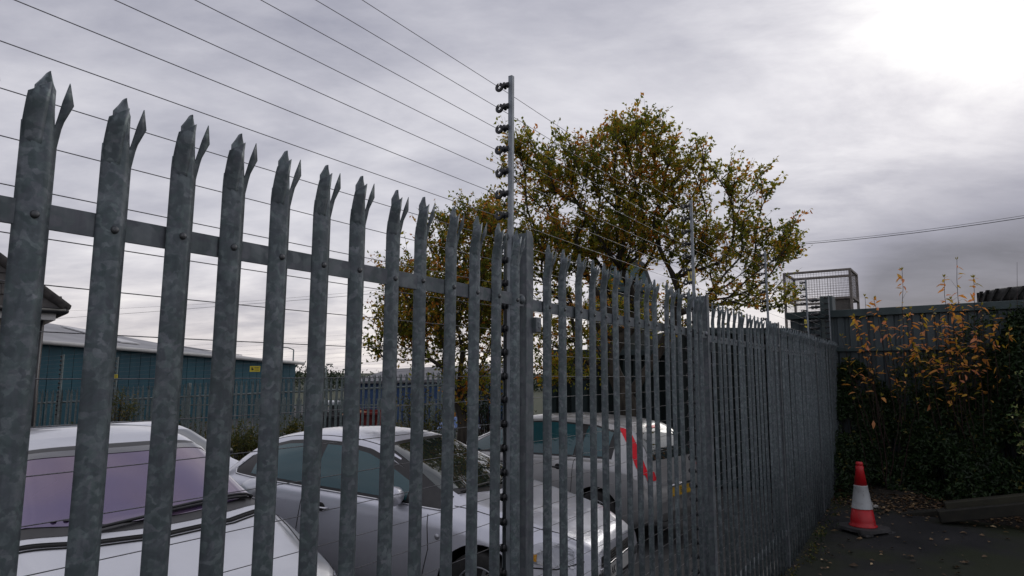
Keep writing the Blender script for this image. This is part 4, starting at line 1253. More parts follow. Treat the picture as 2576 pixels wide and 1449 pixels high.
# dense dark hedge mass: leaf clumps through a bank between lane and wall
def mass(name, fn, n_clumps, per, ln, mat, label=None, cat=None, kind='stuff', tone=(.45, .22), spread=.12, stemmat=None):
    b_ = MB()
    for _ in range(n_clumps):
        c_ = Vector(fn())
        t0 = rng.normal(*tone)
        for q in range(per):
            p = c_ + rvec() * (spread * rng.random() ** .5)
            l_ = ln * rng.uniform(.5, 1.4)
            b_.add(leaf_verts(p, (rvec() + Vector((0, 0, -.1))).normalized(), rvec(), l_, l_ * .5), [(0, 1, 2), (0, 2, 3)], tone=min(1, max(.002, t0 + rng.normal(0, .15))))
    o = b_.build(name, M[mat])
    return tag(o, label, cat, kind=kind)
def hedge_pt():
    x_ = rng.uniform(.10, 4.6)
    hmax = 1.6 + .3 * math.sin(x_ * 2.1 + 1) + .2 * math.sin(x_ * 5.3) + 1.0 * smooth01((x_ - 1.2) / 1.8)
    h_ = hmax * rng.random() ** .75
    if math.sin(x_ * 6.1 + h_ * 3.0) * math.sin(h_ * 5.2 - x_ * 2.3) > .45: return hedge_pt()
    out = .12 + (1.2 + .28 * math.sin(x_ * 3.7 + h_ * 2.1)) * (1 - h_ / (hmax + .25)) * rng.uniform(.45, 1.0)
    p = lane_wall_pt(x_, out); return (p.x, p.y, ground_z(p.x, p.y) + h_ + .05)
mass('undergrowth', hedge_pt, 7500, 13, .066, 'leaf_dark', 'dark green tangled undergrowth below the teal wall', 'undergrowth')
def ivy_pt():
    x_ = rng.uniform(.9, 4.8)
    h_ = rng.uniform(1.3, 2.5 + .75 * smooth01((x_ - 1.3) / 1.2))
    p = lane_wall_pt(x_, rng.uniform(.1, .35) + (3.2 - h_) * .12); return (p.x, p.y, h_)
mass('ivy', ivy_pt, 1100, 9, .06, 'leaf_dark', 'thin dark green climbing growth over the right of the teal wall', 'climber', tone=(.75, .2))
# a backing of dense stems so the hedge is not see-through
st_b = MB()
for _ in range(70):
    x_ = rng.uniform(.1, 4.6); p = lane_wall_pt(x_, rng.uniform(.12, .7)); z0 = ground_z(p.x, p.y)
    q = p + Vector((rng.normal(0, .18), rng.normal(0, .1), 0))
    st_b.tube([(p.x, p.y, z0), ((p.x + q.x) / 2 + rng.normal(0, .04), (p.y + q.y) / 2, z0 + .8), (q.x, q.y, z0 + rng.uniform(1.4, 2.3))], [.008, .005, .0025], 4)
tag(st_b.build('bramble_stems', M['twig']), 'tangle of thin reddish stems rising in front of the teal wall', 'stems', kind='stuff')
# variegated bush at the right edge
vb = MB(); vs_ = MB()
pv = at(2590, 1050, 9.1); vroot = tag(empty('variegated_bush', (pv.x, pv.y, ground_z(pv.x, pv.y) + .1)), 'bush with cream edged green leaves at the right edge of the hedge', 'bush')
for (px, py) in ((2560, 930), (2552, 1012), (2566, 1030), (2548, 1035), (2575, 1060), (2570, 1110), (2580, 1130), (2562, 1085), (2600, 1000), (2610, 1080), (2640, 1040)):
    c_ = at(px, py, 9.0) - vroot.location
    vs_.tube([(c_.x * .5 + .1, c_.y * .5, 0), (c_.x * .7 + .1, c_.y, c_.z * .6), c_], [.006, .004, .002], 4)
    for q in range(9):
        dd_ = (rvec() + Vector((-.1, -.5, .4))).normalized(); ln = rng.uniform(.035, .06)
        vb.add(leaf_verts(c_ + rvec() * .03, dd_, rvec(), ln, ln * .6), [(0, 1, 2), (0, 2, 3)], tone=min(1, max(.01, rng.normal(.6, .3))))
vs_.build('stems', M['twig'], vroot); vb.build('leaves', M['leaf_var'], vroot)

# soil bed under the hedge
bed = MB()
xs_ = np.linspace(-.6, 5.6, 40); os_ = np.linspace(-.3, 1.9, 12)
vs = []
for o_ in os_:
    for x_ in xs_:
        p = lane_wall_pt(x_, o_); hgt = .16 * (1 - smooth01((o_ - .9) / .8)) - .012 * (o_ > 1.8)
        vs.append((p.x, p.y, ground_z(p.x, p.y) + .006 + hgt + .02 * math.sin(x_ * 5 + o_ * 3) * (1 - smooth01((o_ - 1) / .6))))
nx_ = len(xs_)
bed.add(vs, [(j * nx_ + i, j * nx_ + i + 1, (j + 1) * nx_ + i + 1, (j + 1) * nx_ + i) for j in range(len(os_) - 1) for i in range(nx_ - 1)], smooth=True)
tag(bed.build('soil_bed', M['earth']), kind='structure')

# fallen leaves
fl = MB()
for _ in range(3800):
    if rng.random() < .86:
        x_ = rng.uniform(-.2, 5.0); o_ = 1.0 + abs(rng.normal(0, .42)); p = lane_wall_pt(x_, o_)
    else:
        s_ = rng.uniform(4.5, 12.5); n_ = 1.58 - abs(rng.normal(0, .9)) if rng.random() < .5 else rng.uniform(-3.5, 1.5); p = P(s_, n_)
    z_ = ground_z(p.x, p.y) + .012 + (.14 * (1 - smooth01((((p - W0).dot(WN)) - .9) / .8)) if (p - W0).dot(WN) < 1.9 else 0)
    a_ = rng.uniform(0, 6.28); d_ = Vector((math.cos(a_), math.sin(a_), rng.uniform(-.1, .25)))
    ln = rng.uniform(.025, .075) if rng.random() < .93 else rng.uniform(.08, .11)
    fl.add(leaf_verts(Vector((p.x, p.y, z_ + .008)), d_, Vector((0, 0, 1)) + rvec() * .4, ln, ln * rng.uniform(.5, .8), .12), [(0, 1, 2), (0, 2, 3)], tone=min(1, max(.01, rng.normal(.5, .28))))
tag(fl.build('fallen_leaves', M['litter']), 'scattered brown and yellow fallen leaves on the asphalt', 'leaves', kind='stuff')
# weeds at the fence foot
mass('rear_weeds', lambda: (lambda x, y: (x, y, .1 + .9 * rng.random() ** 1.6 * (.6 + .4 * math.sin(x * 1.7))))(rng.uniform(-13, 1.5), rng.uniform(19.2, 20.6)), 1500, 9, .07, 'leaf_weed', 'belt of dark weeds and brambles behind the rear palisade fence', 'weeds', tone=(.12, .18), spread=.2)
mass('weeds', lambda: (lambda p: (p.x, p.y, ground_z(p.x, p.y) + rng.uniform(.01, .09)))(P(rng.uniform(6, 13), 1.5 - abs(rng.normal(0, .07)))), 90, 8, .04, 'leaf_dark', 'small weeds growing along the foot of the fence', 'weeds', tone=(.9, .2), spread=.07)

# beams lying in front of the hedge
M['beam'] = noisy('mossy_timber', (.006, .006, .004), (.015, .014, .009), 6, .85, 0, .4, (1, 1, 1))
M['beam2'] = noisy('mossy_painted_beam', (.009, .009, .004), (.022, .021, .009), 5, .7, 0, .3)
def beam(a_, b_, w_, h_, label, mat, group='beams lying in front of the hedge'):
    a_, b_ = Vector(a_), Vector(b_)
    X = (b_ - a_); ln = X.length; X.normalize(); Yv = Vector((0, 0, 1)).cross(X).normalized(); Z_ = X.cross(Yv)
    m_ = MB(); m_.box((0, 0, 0), (ln, w_, h_), axes=(X, Yv, Z_))
    o = m_.build('timber_beam', mat, None, (a_ + b_) / 2)
    return tag(bevel(o, .01, 2), label, 'beam', group)
a_ = at(2205, 1297, 9.95); b_ = at(2395, 1280, 9.6)
beam(a_, b_ + (b_ - a_) * .1, .16, .10, 'low dark board lying beside the cone at the hedge foot', M['beam'])
a_ = at(2365, 1290, 9.3); b_ = at(2640, 1262, 8.8)
beam(a_, b_, .20, .15, 'thick dark beam lying on the leaves at the right edge', M['beam'])
a_ = at(2380, 1264, 9.35); b_ = at(2640, 1236, 8.85)
beam(a_ , b_, .16, .10, 'mossy yellowish beam stacked on top of the thick dark beam', M['beam2'])
# scrap of white paper
lp = at(2205, 1270, 10.0)
pb = MB()
for k in range(7):
    c_ = rvec() * .03; a1, b1 = rvec() * .05, rvec() * .05
    pb.add([c_, c_ + a1, c_ + a1 + b1, c_ + b1], [(0, 1, 2, 3)])
tag(pb.build('crumpled_paper', noisy('white_paper', (.4, .4, .38), (.5, .5, .48), 4, .8), None, lp), 'scrap of crumpled white paper on the ground right of the cone', 'litter')

# ------------------------------------------------------------------ traffic cone
cp_ = at(2170, 1336, 1.0) - Vector((0, 0, EYE))
zc_ = ground_z(5.0, 9.3)
for _ in range(5):
    tq = (zc_ - EYE) / cp_.z; zc_ = ground_z(cp_.x * tq, cp_.y * tq)
cpos = Vector((cp_.x * tq + .10, cp_.y * tq + .12, zc_))
cone = tag(empty('traffic_cone', cpos, math.radians(22)), 'red and white traffic cone with a black base near the hedge', 'cone')
CH = .90
cb = MB()
oc = [(-.27, -.19), (-.19, -.27), (.19, -.27), (.27, -.19), (.27, .19), (.19, .27), (-.19, .27), (-.27, .19)]
def prism(mb, pts, z0, z1, inset=0):
    n_ = len(pts)
    vs = [(x, y, z0) for x, y in pts] + [(x * (1 - inset), y * (1 - inset), z1) for x, y in pts]
    mb.add(vs, [tuple(range(n_ - 1, -1, -1)), tuple(range(n_, 2 * n_))] + [(i, (i + 1) % n_, (i + 1) % n_ + n_, i + n_) for i in range(n_)])
prism(cb, oc, .03, .075, .04)
for (x, y) in ((-.2, -.2), (.2, -.2), (.2, .2), (-.2, .2)): cb.box((x, y, .015), (.13, .13, .03))
bevel(cb.build('base', noisy('worn_black_rubber', (.018, .018, .019), (.04, .04, .042), 10, .8, 0, .2), cone), .006)
def cr_(z): return .158 - (.158 - .038) * (z - .075) / (CH - .075 - .02) if z > .075 else .158
def cmat(name, c, dirt):
    m, t, b = new_mat(name); v = coords(t); n_ = noise(t, v, 11, 6, .65); n2_ = noise(t, v, 45, 3)
    col = mixc(t, rampn(t, n_, [(.5, (0, 0, 0)), (.72, (.55, .55, .55))]), c, dirt)
    col = mixc(t, rampn(t, n2_, [(.66, (0, 0, 0)), (.72, (.9, .9, .9))]), col, tuple(x * .35 for x in dirt))
    t.links.new(col, b.inputs['Base Color']); setp(b, rough=.45); return m
M['cone_red'] = cmat('cone_red_plastic', (.42, .006, .012), (.16, .012, .014))
M['cone_white'] = cmat('cone_white_sleeve', (.34, .36, .37), (.20, .195, .18))
z1, z2 = .075 + .20 * .97, .075 + .55 * .9
b_ = MB(); b_.lathe([(.172, .075), (.172, .088), (.150, .10), (cr_(.13), .14), (cr_(.3), .30)], seg=40); b_.build('cone_foot', M['cone_red'], cone)
b_ = MB(); b_.lathe([(cr_(.3) + .004, .30), (cr_(.3) + .006, .305), (cr_(.31) + .003, .31), (cr_(.58) + .002, .58), (cr_(.59) + .006, .592), (cr_(.6) + .003, .60)], seg=40); b_.build('reflective_sleeve', M['cone_white'], cone)
b_ = MB(); b_.lathe([(cr_(.59), .59), (cr_(.8), .80), (.052, .842), (.040, .848), (.040, .858), (.046, .866), (.045, .885), (.036, .90), (.03, .90)], seg=40); b_.build('cone_top', M['cone_red'], cone)

# ------------------------------------------------------------------ background: house, warehouse, rear fences, lamps, lorry
hr = at(114, 803, 11.0)
# pebble dashed house
M['pebble'] = noisy('pebble_dash_render', (.22, .19, .165), (.38, .335, .30), 55, .95, 0, .9, bdist=.01, detail=2)
house = tag(empty('pebbledash_house', (hr.x, hr.y, 0)), 'beige pebbledashed house with a dark tiled roof at the left edge', 'house')
EZ = hr.z
house.rotation_euler = (0, 0, math.radians(41))
b_ = MB(); b_.box((-3.5, 2.5, EZ / 2 - .2), (7, 5, EZ + .4)); b_.build('wall', M['pebble'], house)
b_ = MB(); b_.box((-3.35, 2.45, EZ - .02), (6.96, 5.32, .13)); bevel(b_.build('fascia', noisy('white_fascia', (.45, .45, .44), (.55, .55, .54), 4, .6), house), .01)
b_ = MB(); b_.tube([(-7, -.27, EZ + .07), (.25, -.27, EZ + .07)], .05, 10); b_.tube([(.25, -.27, EZ + .07), (.25, 5.2, EZ + .07)], .05, 10); b_.tube([(-.06, -.06, EZ), (-.06, -.06, 0)], .04, 8)
b_.build('gutter', M['black'], house)
# hipped roof, each tile of the near slopes its own piece
M['tile'] = noisy('mossy_concrete_tile', (.028, .026, .026), (.06, .055, .05), 7, .9, 0, .3)
ov = .26; pitch_ = math.radians(42)
rise = 2.9 * math.tan(pitch_)
rb = MB()
vs = [(-7.4, -ov, EZ + .08), (ov, -ov, EZ + .08), (ov, 5 + ov, EZ + .08), (-7.4, 5 + ov, EZ + .08), (-2.5, 2.5, EZ + .08 + rise), (-7.4, 2.5, EZ + .08 + rise)]
rb.add(vs, [(0, 1, 4, 5), (1, 2, 4), (2, 3, 5, 4), (3, 2, 1, 0)])
rf = rb.build('roof', M['tile'], house)
tl_ = MB(); tl_.box((0, .17, .012), (.295, .36, .016)); tile_me = tl_.mesh('tile', M['tile'])
sl_ = math.hypot(2.92, rise)
cnt = 0
for rrow in range(13):
    f_ = rrow * .30
    y_ = -ov + f_ * math.cos(pitch_); z_ = EZ + .095 + f_ * math.sin(pitch_)
    xmax = ov - f_ * math.cos(pitch_) - .05
    i = 0
    while xmax - i * .30 > -3.4 and i < 12:
        o = link('tile', tile_me, rf, (xmax - .15 - i * .30, y_, z_ + .012)); o.rotation_euler = (pitch_ - .05 + rng.normal(0, .006), 0, rng.normal(0, .006)); i += 1; cnt += 1
hp = MB(); hp.tube([(ov, -ov, EZ + .12), (-2.5, 2.5, EZ + .12 + rise)], .09, 8); hp.build('hip_cap', M['tile'], rf)

# teal warehouse
M['warehouse'] = noisy('teal_cladding', (.008, .058, .085), (.013, .085, .115), 1.2, .55, 0, .05, (1, 1, .2))
M['roofsheet'] = noisy('pale_roof_sheet', (.24, .24, .25), (.33, .33, .34), .8, .6, .1, .05)
a1, a2 = at(60, 862, 23.5), at(746, 914, 36.0)
wd = Vector((a2.x - a1.x, a2.y - a1.y, 0)); WL = wd.length; wd.normalize(); wn = Vector((-wd.y, wd.x, 0))
ware = tag(empty('teal_warehouse', (a1.x, a1.y, 0), math.atan2(wd.y, wd.x)), 'long teal clad warehouse with a pale low pitched roof behind the cars on the left', 'warehouse')
npan = 30; pw_ = WL / npan
def eave(x): return a1.z + (a2.z - a1.z) * x / WL
for i in range(npan):
    m_ = MB(); x0, x1 = i * pw_ + .012, (i + 1) * pw_ - .012
    vs = [(x0, 0, -1), (x1, 0, -1), (x1, 0, eave(x1) - .03), (x0, 0, eave(x0) - .03)]
    m_.add(vs + [(x, .05, z) for x, y, z in vs], [(0, 1, 2, 3), (7, 6, 5, 4), (0, 4, 5, 1), (1, 5, 6, 2), (2, 6, 7, 3), (3, 7, 4, 0)])
    m_.build('cladding_panel', M['warehouse'], ware)
m_ = MB(); m_.box((WL / 2, .12, 0), (WL - .02, .08, 4.2)); m_.box((WL - .03, 6, -.2), (.1, 12, 4.4)); m_.build('wall', noisy('dark_joint', (.01, .03, .035), (.015, .04, .045), 3), ware)
# roof: eave to a ridge further back
rz_ = [(60, 822), (300, 840), (500, 870), (640, 890), (740, 906)]
m_ = MB(); nr_ = 24; vs = []
for i in range(nr_ + 1):
    x = -.3 + (WL + .5) * i / nr_
    vs.append((x, -.25, eave(x) - .02)); vs.append((x, 7.0, eave(x) + 1.45 - 1.05 * (i / nr_) ** 2)); vs.append((x, 14, eave(x) - .2))
m_.add(vs, [(i * 3 + j, (i + 1) * 3 + j, (i + 1) * 3 + j + 1, i * 3 + j + 1) for i in range(nr_) for j in range(2)])
m_.build('roof', M['roofsheet'], ware)
m_ = MB()
n_g = 12
m_.tube([(-.3 + (WL + .6) * i / n_g, -.30, eave(-.3 + (WL + .6) * i / n_g) - .08) for i in range(n_g + 1)], .085, 8)
m_.build('gutter', noisy('cream_gutter', (.42, .42, .40), (.52, .52, .5), 2, .5), ware)
for (xa, ya) in ((4.5, 1.2), (10.5, 1.5)):
    m_ = MB(); 
    zr = lambda x, y: eave(x) - .02 + (1.47 - 1.05 * ((x + .3) / (WL + .5)) ** 2) * (y + .25) / 7.25 + .02
    vs = [(xa, ya, zr(xa, ya)), (xa + .9, ya, zr(xa + .9, ya)), (xa + .9, ya + 4.2, zr(xa + .9, ya + 4.2)), (xa, ya + 4.2, zr(xa, ya + 4.2))]
    m_.add(vs + [(a_, b_, c_ + .05) for a_, b_, c_ in vs], [(3, 2, 1, 0), (4, 5, 6, 7), (0, 1, 5, 4), (1, 2, 6, 5), (2, 3, 7, 6), (3, 0, 4, 7)])
    m_.build('skylight', noisy('skylight_sheet', (.5, .5, .5), (.6, .6, .6), 2, .4), ware)

# rear palisade fences
def far_pale(height, w):
    b_ = MB()
    hw = w / 2
    b_.add([(-hw, 0, 0), (0, -.015, 0), (hw, 0, 0), (-hw, 0, height - .14), (0, -.015, height - .14), (hw, 0, height - .14)], [(0, 1, 4, 3), (1, 2, 5, 4)])
    b_.add([(-hw * .5, 0, height - .14), (hw * .5, 0, height - .14), (hw * .5, 0, height - .05), (0, 0, height), (-hw * .5, 0, height - .05)], [(0, 1, 2, 3, 4)])
    for sg in (-1, 1):
        b_.add([(sg * hw, 0, height - .14), (sg * hw * .55, 0, height - .14), (sg * hw * .9, -.06, height - .03), (sg * hw * 1.3, -.06, height - .06)], [(0, 1, 2, 3) if sg < 0 else (3, 2, 1, 0)])
    return b_.mesh('pale', M['galv_far'])
def rear_fence(a_, b_, za, zb, height, spacing, label, rails, w=.07, postev=16, group='palisade fences beyond the yard'):
    a_, b_ = Vector(a_), Vector(b_); X = (b_ - a_); X.z = 0; ln = X.length; X.normalize()
    root = tag(empty('palisade_fence', (a_.x, a_.y, 0), math.atan2(X.y, X.x)), label, 'fence', group)
    me = far_pale(height, w)
    n_ = int(ln / spacing)
    for i in range(n_):
        f_ = i / max(1, n_ - 1)
        o = link('pale', me, root, (i * spacing, 0, za + (zb - za) * f_ - height + rng.normal(0, .006)))
        o.rotation_euler = (0, rng.normal(0, .006), rng.normal(0, .1))
    for rz in rails:
        m_ = MB(); m_.tube([(0, .03, za - rz), (ln, .03, zb - rz)], .028, 4); m_.build('rail', M['galv_far'], root)
    for i in range(0, n_, postev):
        f_ = i / max(1, n_ - 1)
        m_ = MB(); m_.box((i * spacing + spacing / 2, .08, (za + (zb - za) * f_) / 2 - .1), (.06, .12, (za + (zb - za) * f_) + .2)); m_.build('post', M['galv_far'], root)
    return root
RA, RB = at(60, 990, 19.0), at(1300, 930, 18.0)
rear_fence((RA.x, RA.y, 0), (RB.x, RB.y, 0), RA.z - .02, RB.z + .05, 2.45, .150, 'grey palisade fence crossing behind the cars at the back of the yard', (.38, 2.0))
RC, RD_ = at(250, 1008, 27.0), at(1330, 1000, 27.0)
rear_fence((RC.x, RC.y, 0), (RD_.x, RD_.y, 0), RC.z, RD_.z, 1.9, .155, 'pale farther palisade fence seen low through the rear fence', (.3, 1.5), w=.06)
# electric posts on the rear fence
rd = Vector((RB.x - RA.x, RB.y - RA.y, 0)).normalized()
re_ = tag(empty('electric_fence', (RA.x, RA.y, 0), math.atan2(rd.y, rd.x)), 'wires and insulator posts above the rear palisade fence in front of the teal warehouse', 'fence')
ri = MB(); ri.lathe([(.001, -.02), (.03, -.015), (.034, 0), (.03, .015), (.001, .02)], (-.06, -.05, 0), axes=(Vector((0, 1, 0)), Vector((0, 0, 1)), Vector((1, 0, 0))), seg=8)
ri.tube([(-.04, -.05, 0), (0, -.05, 0)], .018, 6)
ri_me = ri.mesh('insulator', M['black'])
for (px, ptop) in ((157, 900), (301, 905), (468, 895), (905, 830)):
    pt = at(px, ptop, 18.8); loc = Vector((pt.x, pt.y, 0)) - Vector((RA.x, RA.y, 0)); xl = loc.dot(rd)
    m_ = MB(); m_.box((0, -.05, pt.z / 2), (.045, .035, pt.z)); po = m_.build('electric_post', M['galv_far'], re_, (xl, 0, 0))
    for i in range(14): link('insulator', ri_me, po, (0, 0, pt.z - .06 - i * .125))
ztw = at(900, 830, 18.8).z
for i in range(13):
    m_ = MB(); za_ = at(157, 905, 18.8).z - .06 - i * .115; zb_ = ztw - .06 - i * .125
    m_.tube([(0, -.11, za_), (5, -.11, za_ + (zb_ - za_) * .45), (13.8, -.11, zb_ + .15)], .0016, 4); m_.build('wire', M['wire'], re_)
AXR = (rd, Vector((-rd.y, rd.x, 0)), Vector((0, 0, 1)))
p = at(289, 955, 18.6); warning_sign(p, .21, .12, 'small yellow sign on the rear wires left of the long warehouse wall', AXR)
p = at(643, 933, 18.5); warning_sign(p, .30, .16, 'larger yellow sign on the rear wires near the right end of the warehouse', AXR)

# bushes at the back of the yard
def bush(label, px, py, Y, rx, rz, n_, mat='leaf_weed', grp='weedy bushes along the rear fence'):
    c_ = at(px, py, Y); zg = .05
    root = tag(empty('bush', (c_.x, c_.y, zg)), label, 'bush', grp)
    sb_, lb_ = MB(), MB()
    for _ in range(n_):
        v_ = rvec(); r_ = rng.random() ** .45
        tp = Vector((v_.x * rx * r_, v_.y * rx * .7 * r_, c_.z - zg + v_.z * rz * r_))
        if tp.z < .1: tp.z = .1 + rng.random() * .2
        sb_.tube([(tp.x * .2, tp.y * .2, 0), (tp.x * .6, tp.y * .6, tp.z * .6), tp], [.008, .005, .002], 3, cap=False)
        t0 = rng.normal(.45, .2)
        for q in range(16):
            p = tp + Vector((rng.normal(0, .04), rng.normal(0, .04), rng.uniform(-.22, .05)))
            l_ = rng.uniform(.04, .08)
            lb_.add(leaf_verts(p, (rvec() + Vector((0, 0, .5))).normalized(), rvec(), l_, l_ * .4), [(0, 1, 2), (0, 2, 3)], tone=min(1, max(.01, t0 + rng.normal(0, .12))))
    sb_.build('stems', M['twig'], root); lb_.build('leaves', M[mat], root)
bush('yellow green bush behind the left end of the middle car roof', 640, 1120, 12.0, .65, .42, 150)
bush('small green bush above the roof of the middle car', 745, 1085, 13.0, .35, .3, 60)
bush('dark bush with yellow leaves at the foot of the rear fence on the far left', 300, 1030, 17.0, .6, .45, 60)
bush('reddish bush at the foot of the smaller tree', 1060, 1040, 14.0, .7, .5, 70, 'leaf_weed')
bush('dark green bush beside the trunk of the smaller tree', 1240, 1010, 12.5, .6, .6, 110, 'leaf_dark')

# dark shed / container behind the right car, lorry beyond
def cont(label, px0, px1, ptop, Y, dep, mat, nm='shipping_container', rib=.22, rot=0.0, grp=None):
    a_, b_ = at(px0, ptop, Y), at(px1, ptop, Y); w_ = b_.x - a_.x; zt_ = a_.z
    root = tag(empty(nm, (a_.x, Y, 0), rot), label, 'container', grp)
    m_ = MB(); m_.box((w_ / 2, dep / 2 + .03, zt_ / 2), (w_ - .06, dep - .06, zt_ - .04)); m_.build('body', mat, root)
    r_ = MB(); n_ = int(w_ / rib)
    for i in range(n_): r_.box((rib / 2 + i * rib, .0, zt_ / 2), (rib * .5, .06, zt_ - .2))
    tag(r_.build('side_ribs', mat, root), kind='stuff')
    f_ = MB()
    for z_ in (.08, zt_ - .05): f_.box((w_ / 2, -.01, z_), (w_ + .02, .1, .12))
    for x_ in (.04, w_ - .04): f_.box((x_, -.012, zt_ / 2), (.1, .1, zt_ + .01))
    bevel(f_.build('frame', M['teal_dark'], root), .008)
    return root
cont('longer dark teal shipping container behind the right silver car', 1380, 1830, 880, 14.2, 2.4, noisy('dark_teal_paint', (.008, .02, .022), (.016, .034, .036), 3, .7), rot=-.05)
cont('dark container added to block the bright gap behind the gate post', 1700, 2079, 822, 13.2, 2.4, noisy('black_green_paint', (.006, .012, .013), (.012, .022, .022), 3, .7), rot=.03)  # added container, keeps bright sky from showing between the far pales
M['lorry'] = noisy('dark_green_lorry_paint', (.014, .020, .018), (.028, .036, .032), 3, .45, 0, .05, coat=.3)
la, lb2 = at(1503, 725, 17.5), at(1648, 725, 17.5)
lw = lb2.x - la.x; ltop = at(1575, 652, 17.5).z
lorry = tag(empty('dark_lorry', (la.x, 17.5, 0)), 'dark green lorry with a rounded cab standing high behind the large tree', 'lorry')
bm_ = MB()
prof = [(-.05, 0), (-.05, la.z - .1), (.0, la.z + .05), (.16, ltop - .12), (.32, ltop), (lw - .40, ltop + .02), (lw - .24, ltop - .08), (lw - .05, la.z + .1), (lw + .04, la.z - .1), (lw + .04, 0)]
n_ = len(prof)
vs = [(x, 0, z) for x, z in prof] + [(x, 2.2, z) for x, z in prof]
bm_.add(vs, [tuple(range(n_)), tuple(range(2 * n_ - 1, n_ - 1, -1))] + [(i, i + n_, (i + 1) % n_ + n_, (i + 1) % n_) for i in range(n_)])
bevel(bm_.build('cab', M['lorry'], lorry), .04, 3)
g_ = MB(); zz0 = la.z + .12; 
g_.add([(.12, -.012, zz0), (lw - .16, -.012, zz0), (lw - .34, -.012, ltop - .16), (.26, -.012, ltop - .16)], [(0, 1, 2, 3)]); g_.build('windscreen', M['glass'], lorry)
g_ = MB(); g_.box((lw / 2, -.05, la.z - .02), (lw + .05, .1, .14)); bevel(g_.build('visor_rail', M['teal_dark'], lorry), .02)
for xx in (.2, lw - .2):
    g_ = MB(); g_.lathe([(.3, -.14), (.48, -.15), (.5, 0), (.48, .15), (.3, .14)], (xx, 1.0, .48), axes=(Vector((0, 1, 0)), Vector((0, 0, 1)), Vector((1, 0, 0))), seg=24); g_.build('wheel', M['rubber'], lorry)

# far blue shed, white van, rubble, skip, tarp
bs = at(905, 968, 30); be = at(1290, 948, 30)
shed = tag(empty('blue_shed', (bs.x, 30, 0)), 'low blue clad shed with a grey roof far behind the smaller tree', 'shed')
sw = be.x - bs.x
m_ = MB(); m_.box((sw / 2, 4, bs.z / 2), (sw, 8, bs.z)); m_.build('wall', noisy('blue_cladding', (.02, .05, .13), (.03, .075, .18), 1), shed)
m_ = MB(); vs = [(-.2, -.3, bs.z), (sw + .2, -.3, bs.z + .2), (sw + .2, 8, bs.z + 1.0), (-.2, 8, bs.z + .6)]
m_.add(vs + [(x, y, z + .1) for x, y, z in vs], [(3, 2, 1, 0), (4, 5, 6, 7), (0, 1, 5, 4), (1, 2, 6, 5), (2, 3, 7, 6), (3, 0, 4, 7)]); m_.build('roof', noisy('grey_shed_roof', (.1, .1, .11), (.16, .16, .17), 1), shed)
wv = at(775, 1020, 33); wv2 = at(862, 1020, 33)
van = tag(empty('white_trailer', (wv.x, 33, 0)), 'white box trailer far off between the warehouse and the smaller tree', 'trailer')
m_ = MB(); vw = wv2.x - wv.x; m_.box((vw / 2, 1, wv.z / 2 + .35), (vw, 2, wv.z - .5)); bevel(m_.build('box_body', noisy('white_van_paint', (.5, .52, .53), (.6, .62, .63), 2, .5), van), .03)
for xx in (.3, vw - .3):
    m_ = MB(); m_.lathe([(.2, -.1), (.33, -.11), (.35, 0), (.33, .11), (.2, .1)], (xx, .2, .35), axes=(Vector((1, 0, 0)), Vector((0, 0, -1)), Vector((0, 1, 0))), seg=18); m_.build('wheel', M['rubber'], van)
def heap(px, py, Y, rx, rz, c1, c2, label, nm='rubble_heap', cat='rubble'):
    c_ = at(px, py, Y); b_ = MB()
    for _ in range(160):
        a_ = rng.uniform(0, 6.28); r_ = rng.random() ** .5
        p = Vector((math.cos(a_) * rx * r_, math.sin(a_) * rx * r_ * .6, max(.05, c_.z) * (1 - r_ ** 1.6) * rng.uniform(.75, 1.0)))
        s_ = rng.uniform(.06, .2)
        b_.box(p, (s_, s_ * rng.uniform(.5, 1), s_ * .6), rot=Matrix.Rotation(rng.uniform(0, 3), 3, rvec()))
    b2 = MB(); b2.lathe([(rx, 0), (rx * .7, c_.z * .5), (rx * .3, c_.z * .85), (.05, c_.z * .95)], seg=16)
    r_ = tag(empty(nm, (c_.x, Y, 0)), label, cat)
    mt_ = noisy(nm + '_stone', c1, c2, 3, .95, 0, .3)
    b2.build('heap_core', mt_, r_); tag(b_.build('stones', mt_, r_), kind='stuff')
heap(900, 1030, 23, 1.4, .5, (.16, .08, .035), (.34, .18, .08), 'heap of orange brown rubble far behind the rear fence')
sk = at(800, 1075, 22.0)
for (pxa, pxb, ptop, Y, c1, c2, label) in ((760, 880, 1048, 22.0, (.03, .033, .036), (.05, .052, .056), 'long low dark skip behind the rear fence below the orange rubble'), (880, 960, 1040, 21.5, (.13, .012, .01), (.2, .02, .016), 'dark red skip behind the rear fence left of the smaller tree')):
    a_, b_ = at(pxa, ptop, Y), at(pxb, ptop, Y); w_ = b_.x - a_.x; h_ = a_.z
    m_ = MB()
    vs = [(.3, 0, .1), (w_ - .3, 0, .1), (w_, 0, h_), (0, 0, h_)]
    vs = vs + [(x, 1.6, z) for x, y, z in vs]
    m_.add(vs, [(0, 1, 2, 3), (7, 6, 5, 4), (0, 4, 5, 1), (1, 5, 6, 2), (3, 7, 4, 0)])
    sr = tag(empty('skip', (a_.x, Y, 0)), label, 'skip', 'skips behind the rear fence')
    m_.build('hopper', noisy('skip_paint', c1, c2, 3, .7), sr)
    m_ = MB()
    for i in range(int(w_ / .5)): m_.box((.3 + i * .5, -.04, h_ / 2), (.07, .08, h_ * .9))
    m_.box((w_ / 2, -.045, h_ - .04), (w_, .11, .08)); m_.build('ribs', noisy('skip_rib_paint', c1, c2, 3, .7), sr)
tp = at(1160, 1048, 16)
m_ = MB(); nxg = 14
vs = [((i / nxg - .5) * 1.0, (j / 8 - .5) * 1.0, .10 + .10 * math.exp(-((i / nxg - .5) ** 2 * 8 + (j / 8 - .5) ** 2 * 6)) * 2.4 + rng.normal(0, .025)) for j in range(9) for i in range(nxg + 1)]
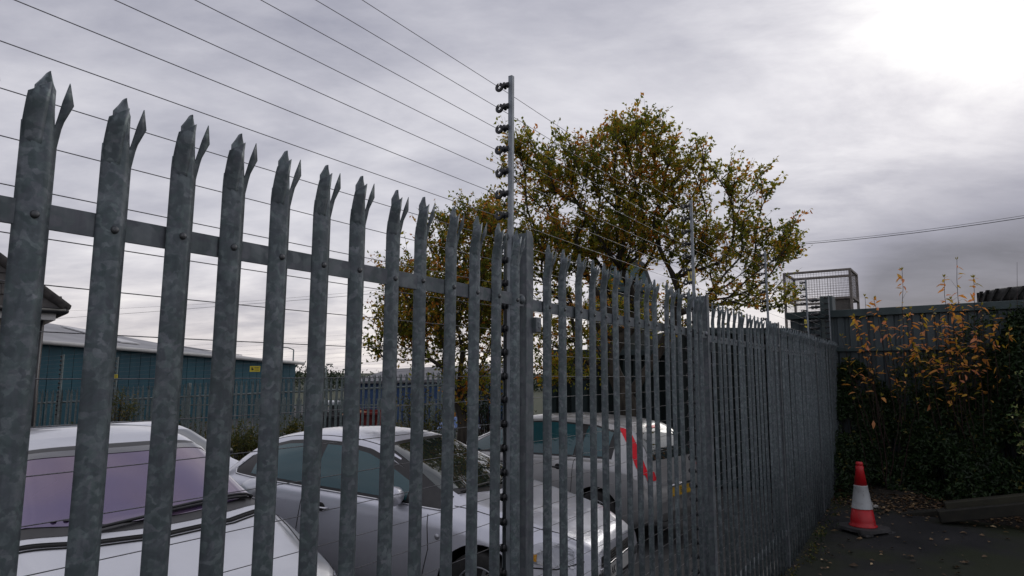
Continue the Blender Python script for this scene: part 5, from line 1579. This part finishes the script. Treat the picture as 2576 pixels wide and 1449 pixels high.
m_.add(vs, [(j * (nxg + 1) + i, j * (nxg + 1) + i + 1, (j + 1) * (nxg + 1) + i + 1, (j + 1) * (nxg + 1) + i) for j in range(8) for i in range(nxg)])
tag(m_.build('blue_tarpaulin', noisy('blue_tarp', (.03, .09, .26), (.05, .14, .36), 3, .4), None, (tp.x, 16, tp.z - .35)), 'crumpled blue tarpaulin behind the smaller tree trunk', 'tarpaulin')

# street lamps
def lamp(px, ptop, Y, arm, label):
    t_ = at(px, ptop, Y); root = tag(empty('street_lamp', (t_.x, Y, 0)), label, 'street lamp', 'far street lamps')
    m_ = MB(); m_.tube([(0, 0, -.4), (0, 0, t_.z)], [.09, .055], 8); m_.build('pole', M['galv_far'], root)
    m_ = MB(); m_.tube([(0, 0, t_.z), (-arm * .5, 0, t_.z + .18), (-arm, 0, t_.z + .22)], .045, 6); m_.build('arm', M['galv_far'], root)
    m_ = MB(); m_.box((-arm - .25, 0, t_.z + .22), (.7, .22, .12)); bevel(m_.build('lamp_head', M['teal_dark'], root), .03)
lamp(740, 884, 55, 1.0, 'grey street lamp rising over the right end of the warehouse roof')
lamp(822, 925, 70, -0.6, 'farther street lamp with its head just above the horizon')

# overhead cables
def cable(pts, r_, label):
    m_ = MB(); P_ = [at(*q) for q in pts]
    out = []
    for a_, b_ in zip(P_, P_[1:]):
        for t_ in np.linspace(0, 1, 8, endpoint=False):
            out.append(a_.lerp(b_, t_) - Vector((0, 0, .12 * 4 * t_ * (1 - t_))))
    out.append(P_[-1]); m_.tube(out, r_, 5)
    tag(m_.build('overhead_cable', M['black']), label, 'cable', 'overhead cables across the yard')
cable([(-200, 806, 60), (600, 765, 46), (1500, 668, 34), (2000, 606, 27), (2700, 511, 20)], .007, 'upper thin overhead cable crossing behind the large tree')
cable([(-200, 832, 60), (600, 772, 46), (1500, 678, 34), (2000, 610, 27), (2700, 517, 20)], .012, 'lower overhead cable crossing behind the large tree')

# distant dark tree line on the horizon
mass('distant_trees', lambda: (lambda x, y: (x, y, rng.uniform(0, 1.6 + math.sin(x * .13) * 1.0)))(rng.uniform(-70, 90), rng.uniform(95, 110)), 2600, 12, .45, 'leaf_dark', 'low dark line of far trees on the horizon', 'trees', tone=(.5, .2), spread=1.6)
print('objects', len(bpy.data.objects), 'tris', sum(len(o.data.polygons) for o in bpy.data.objects if o.type == 'MESH'))
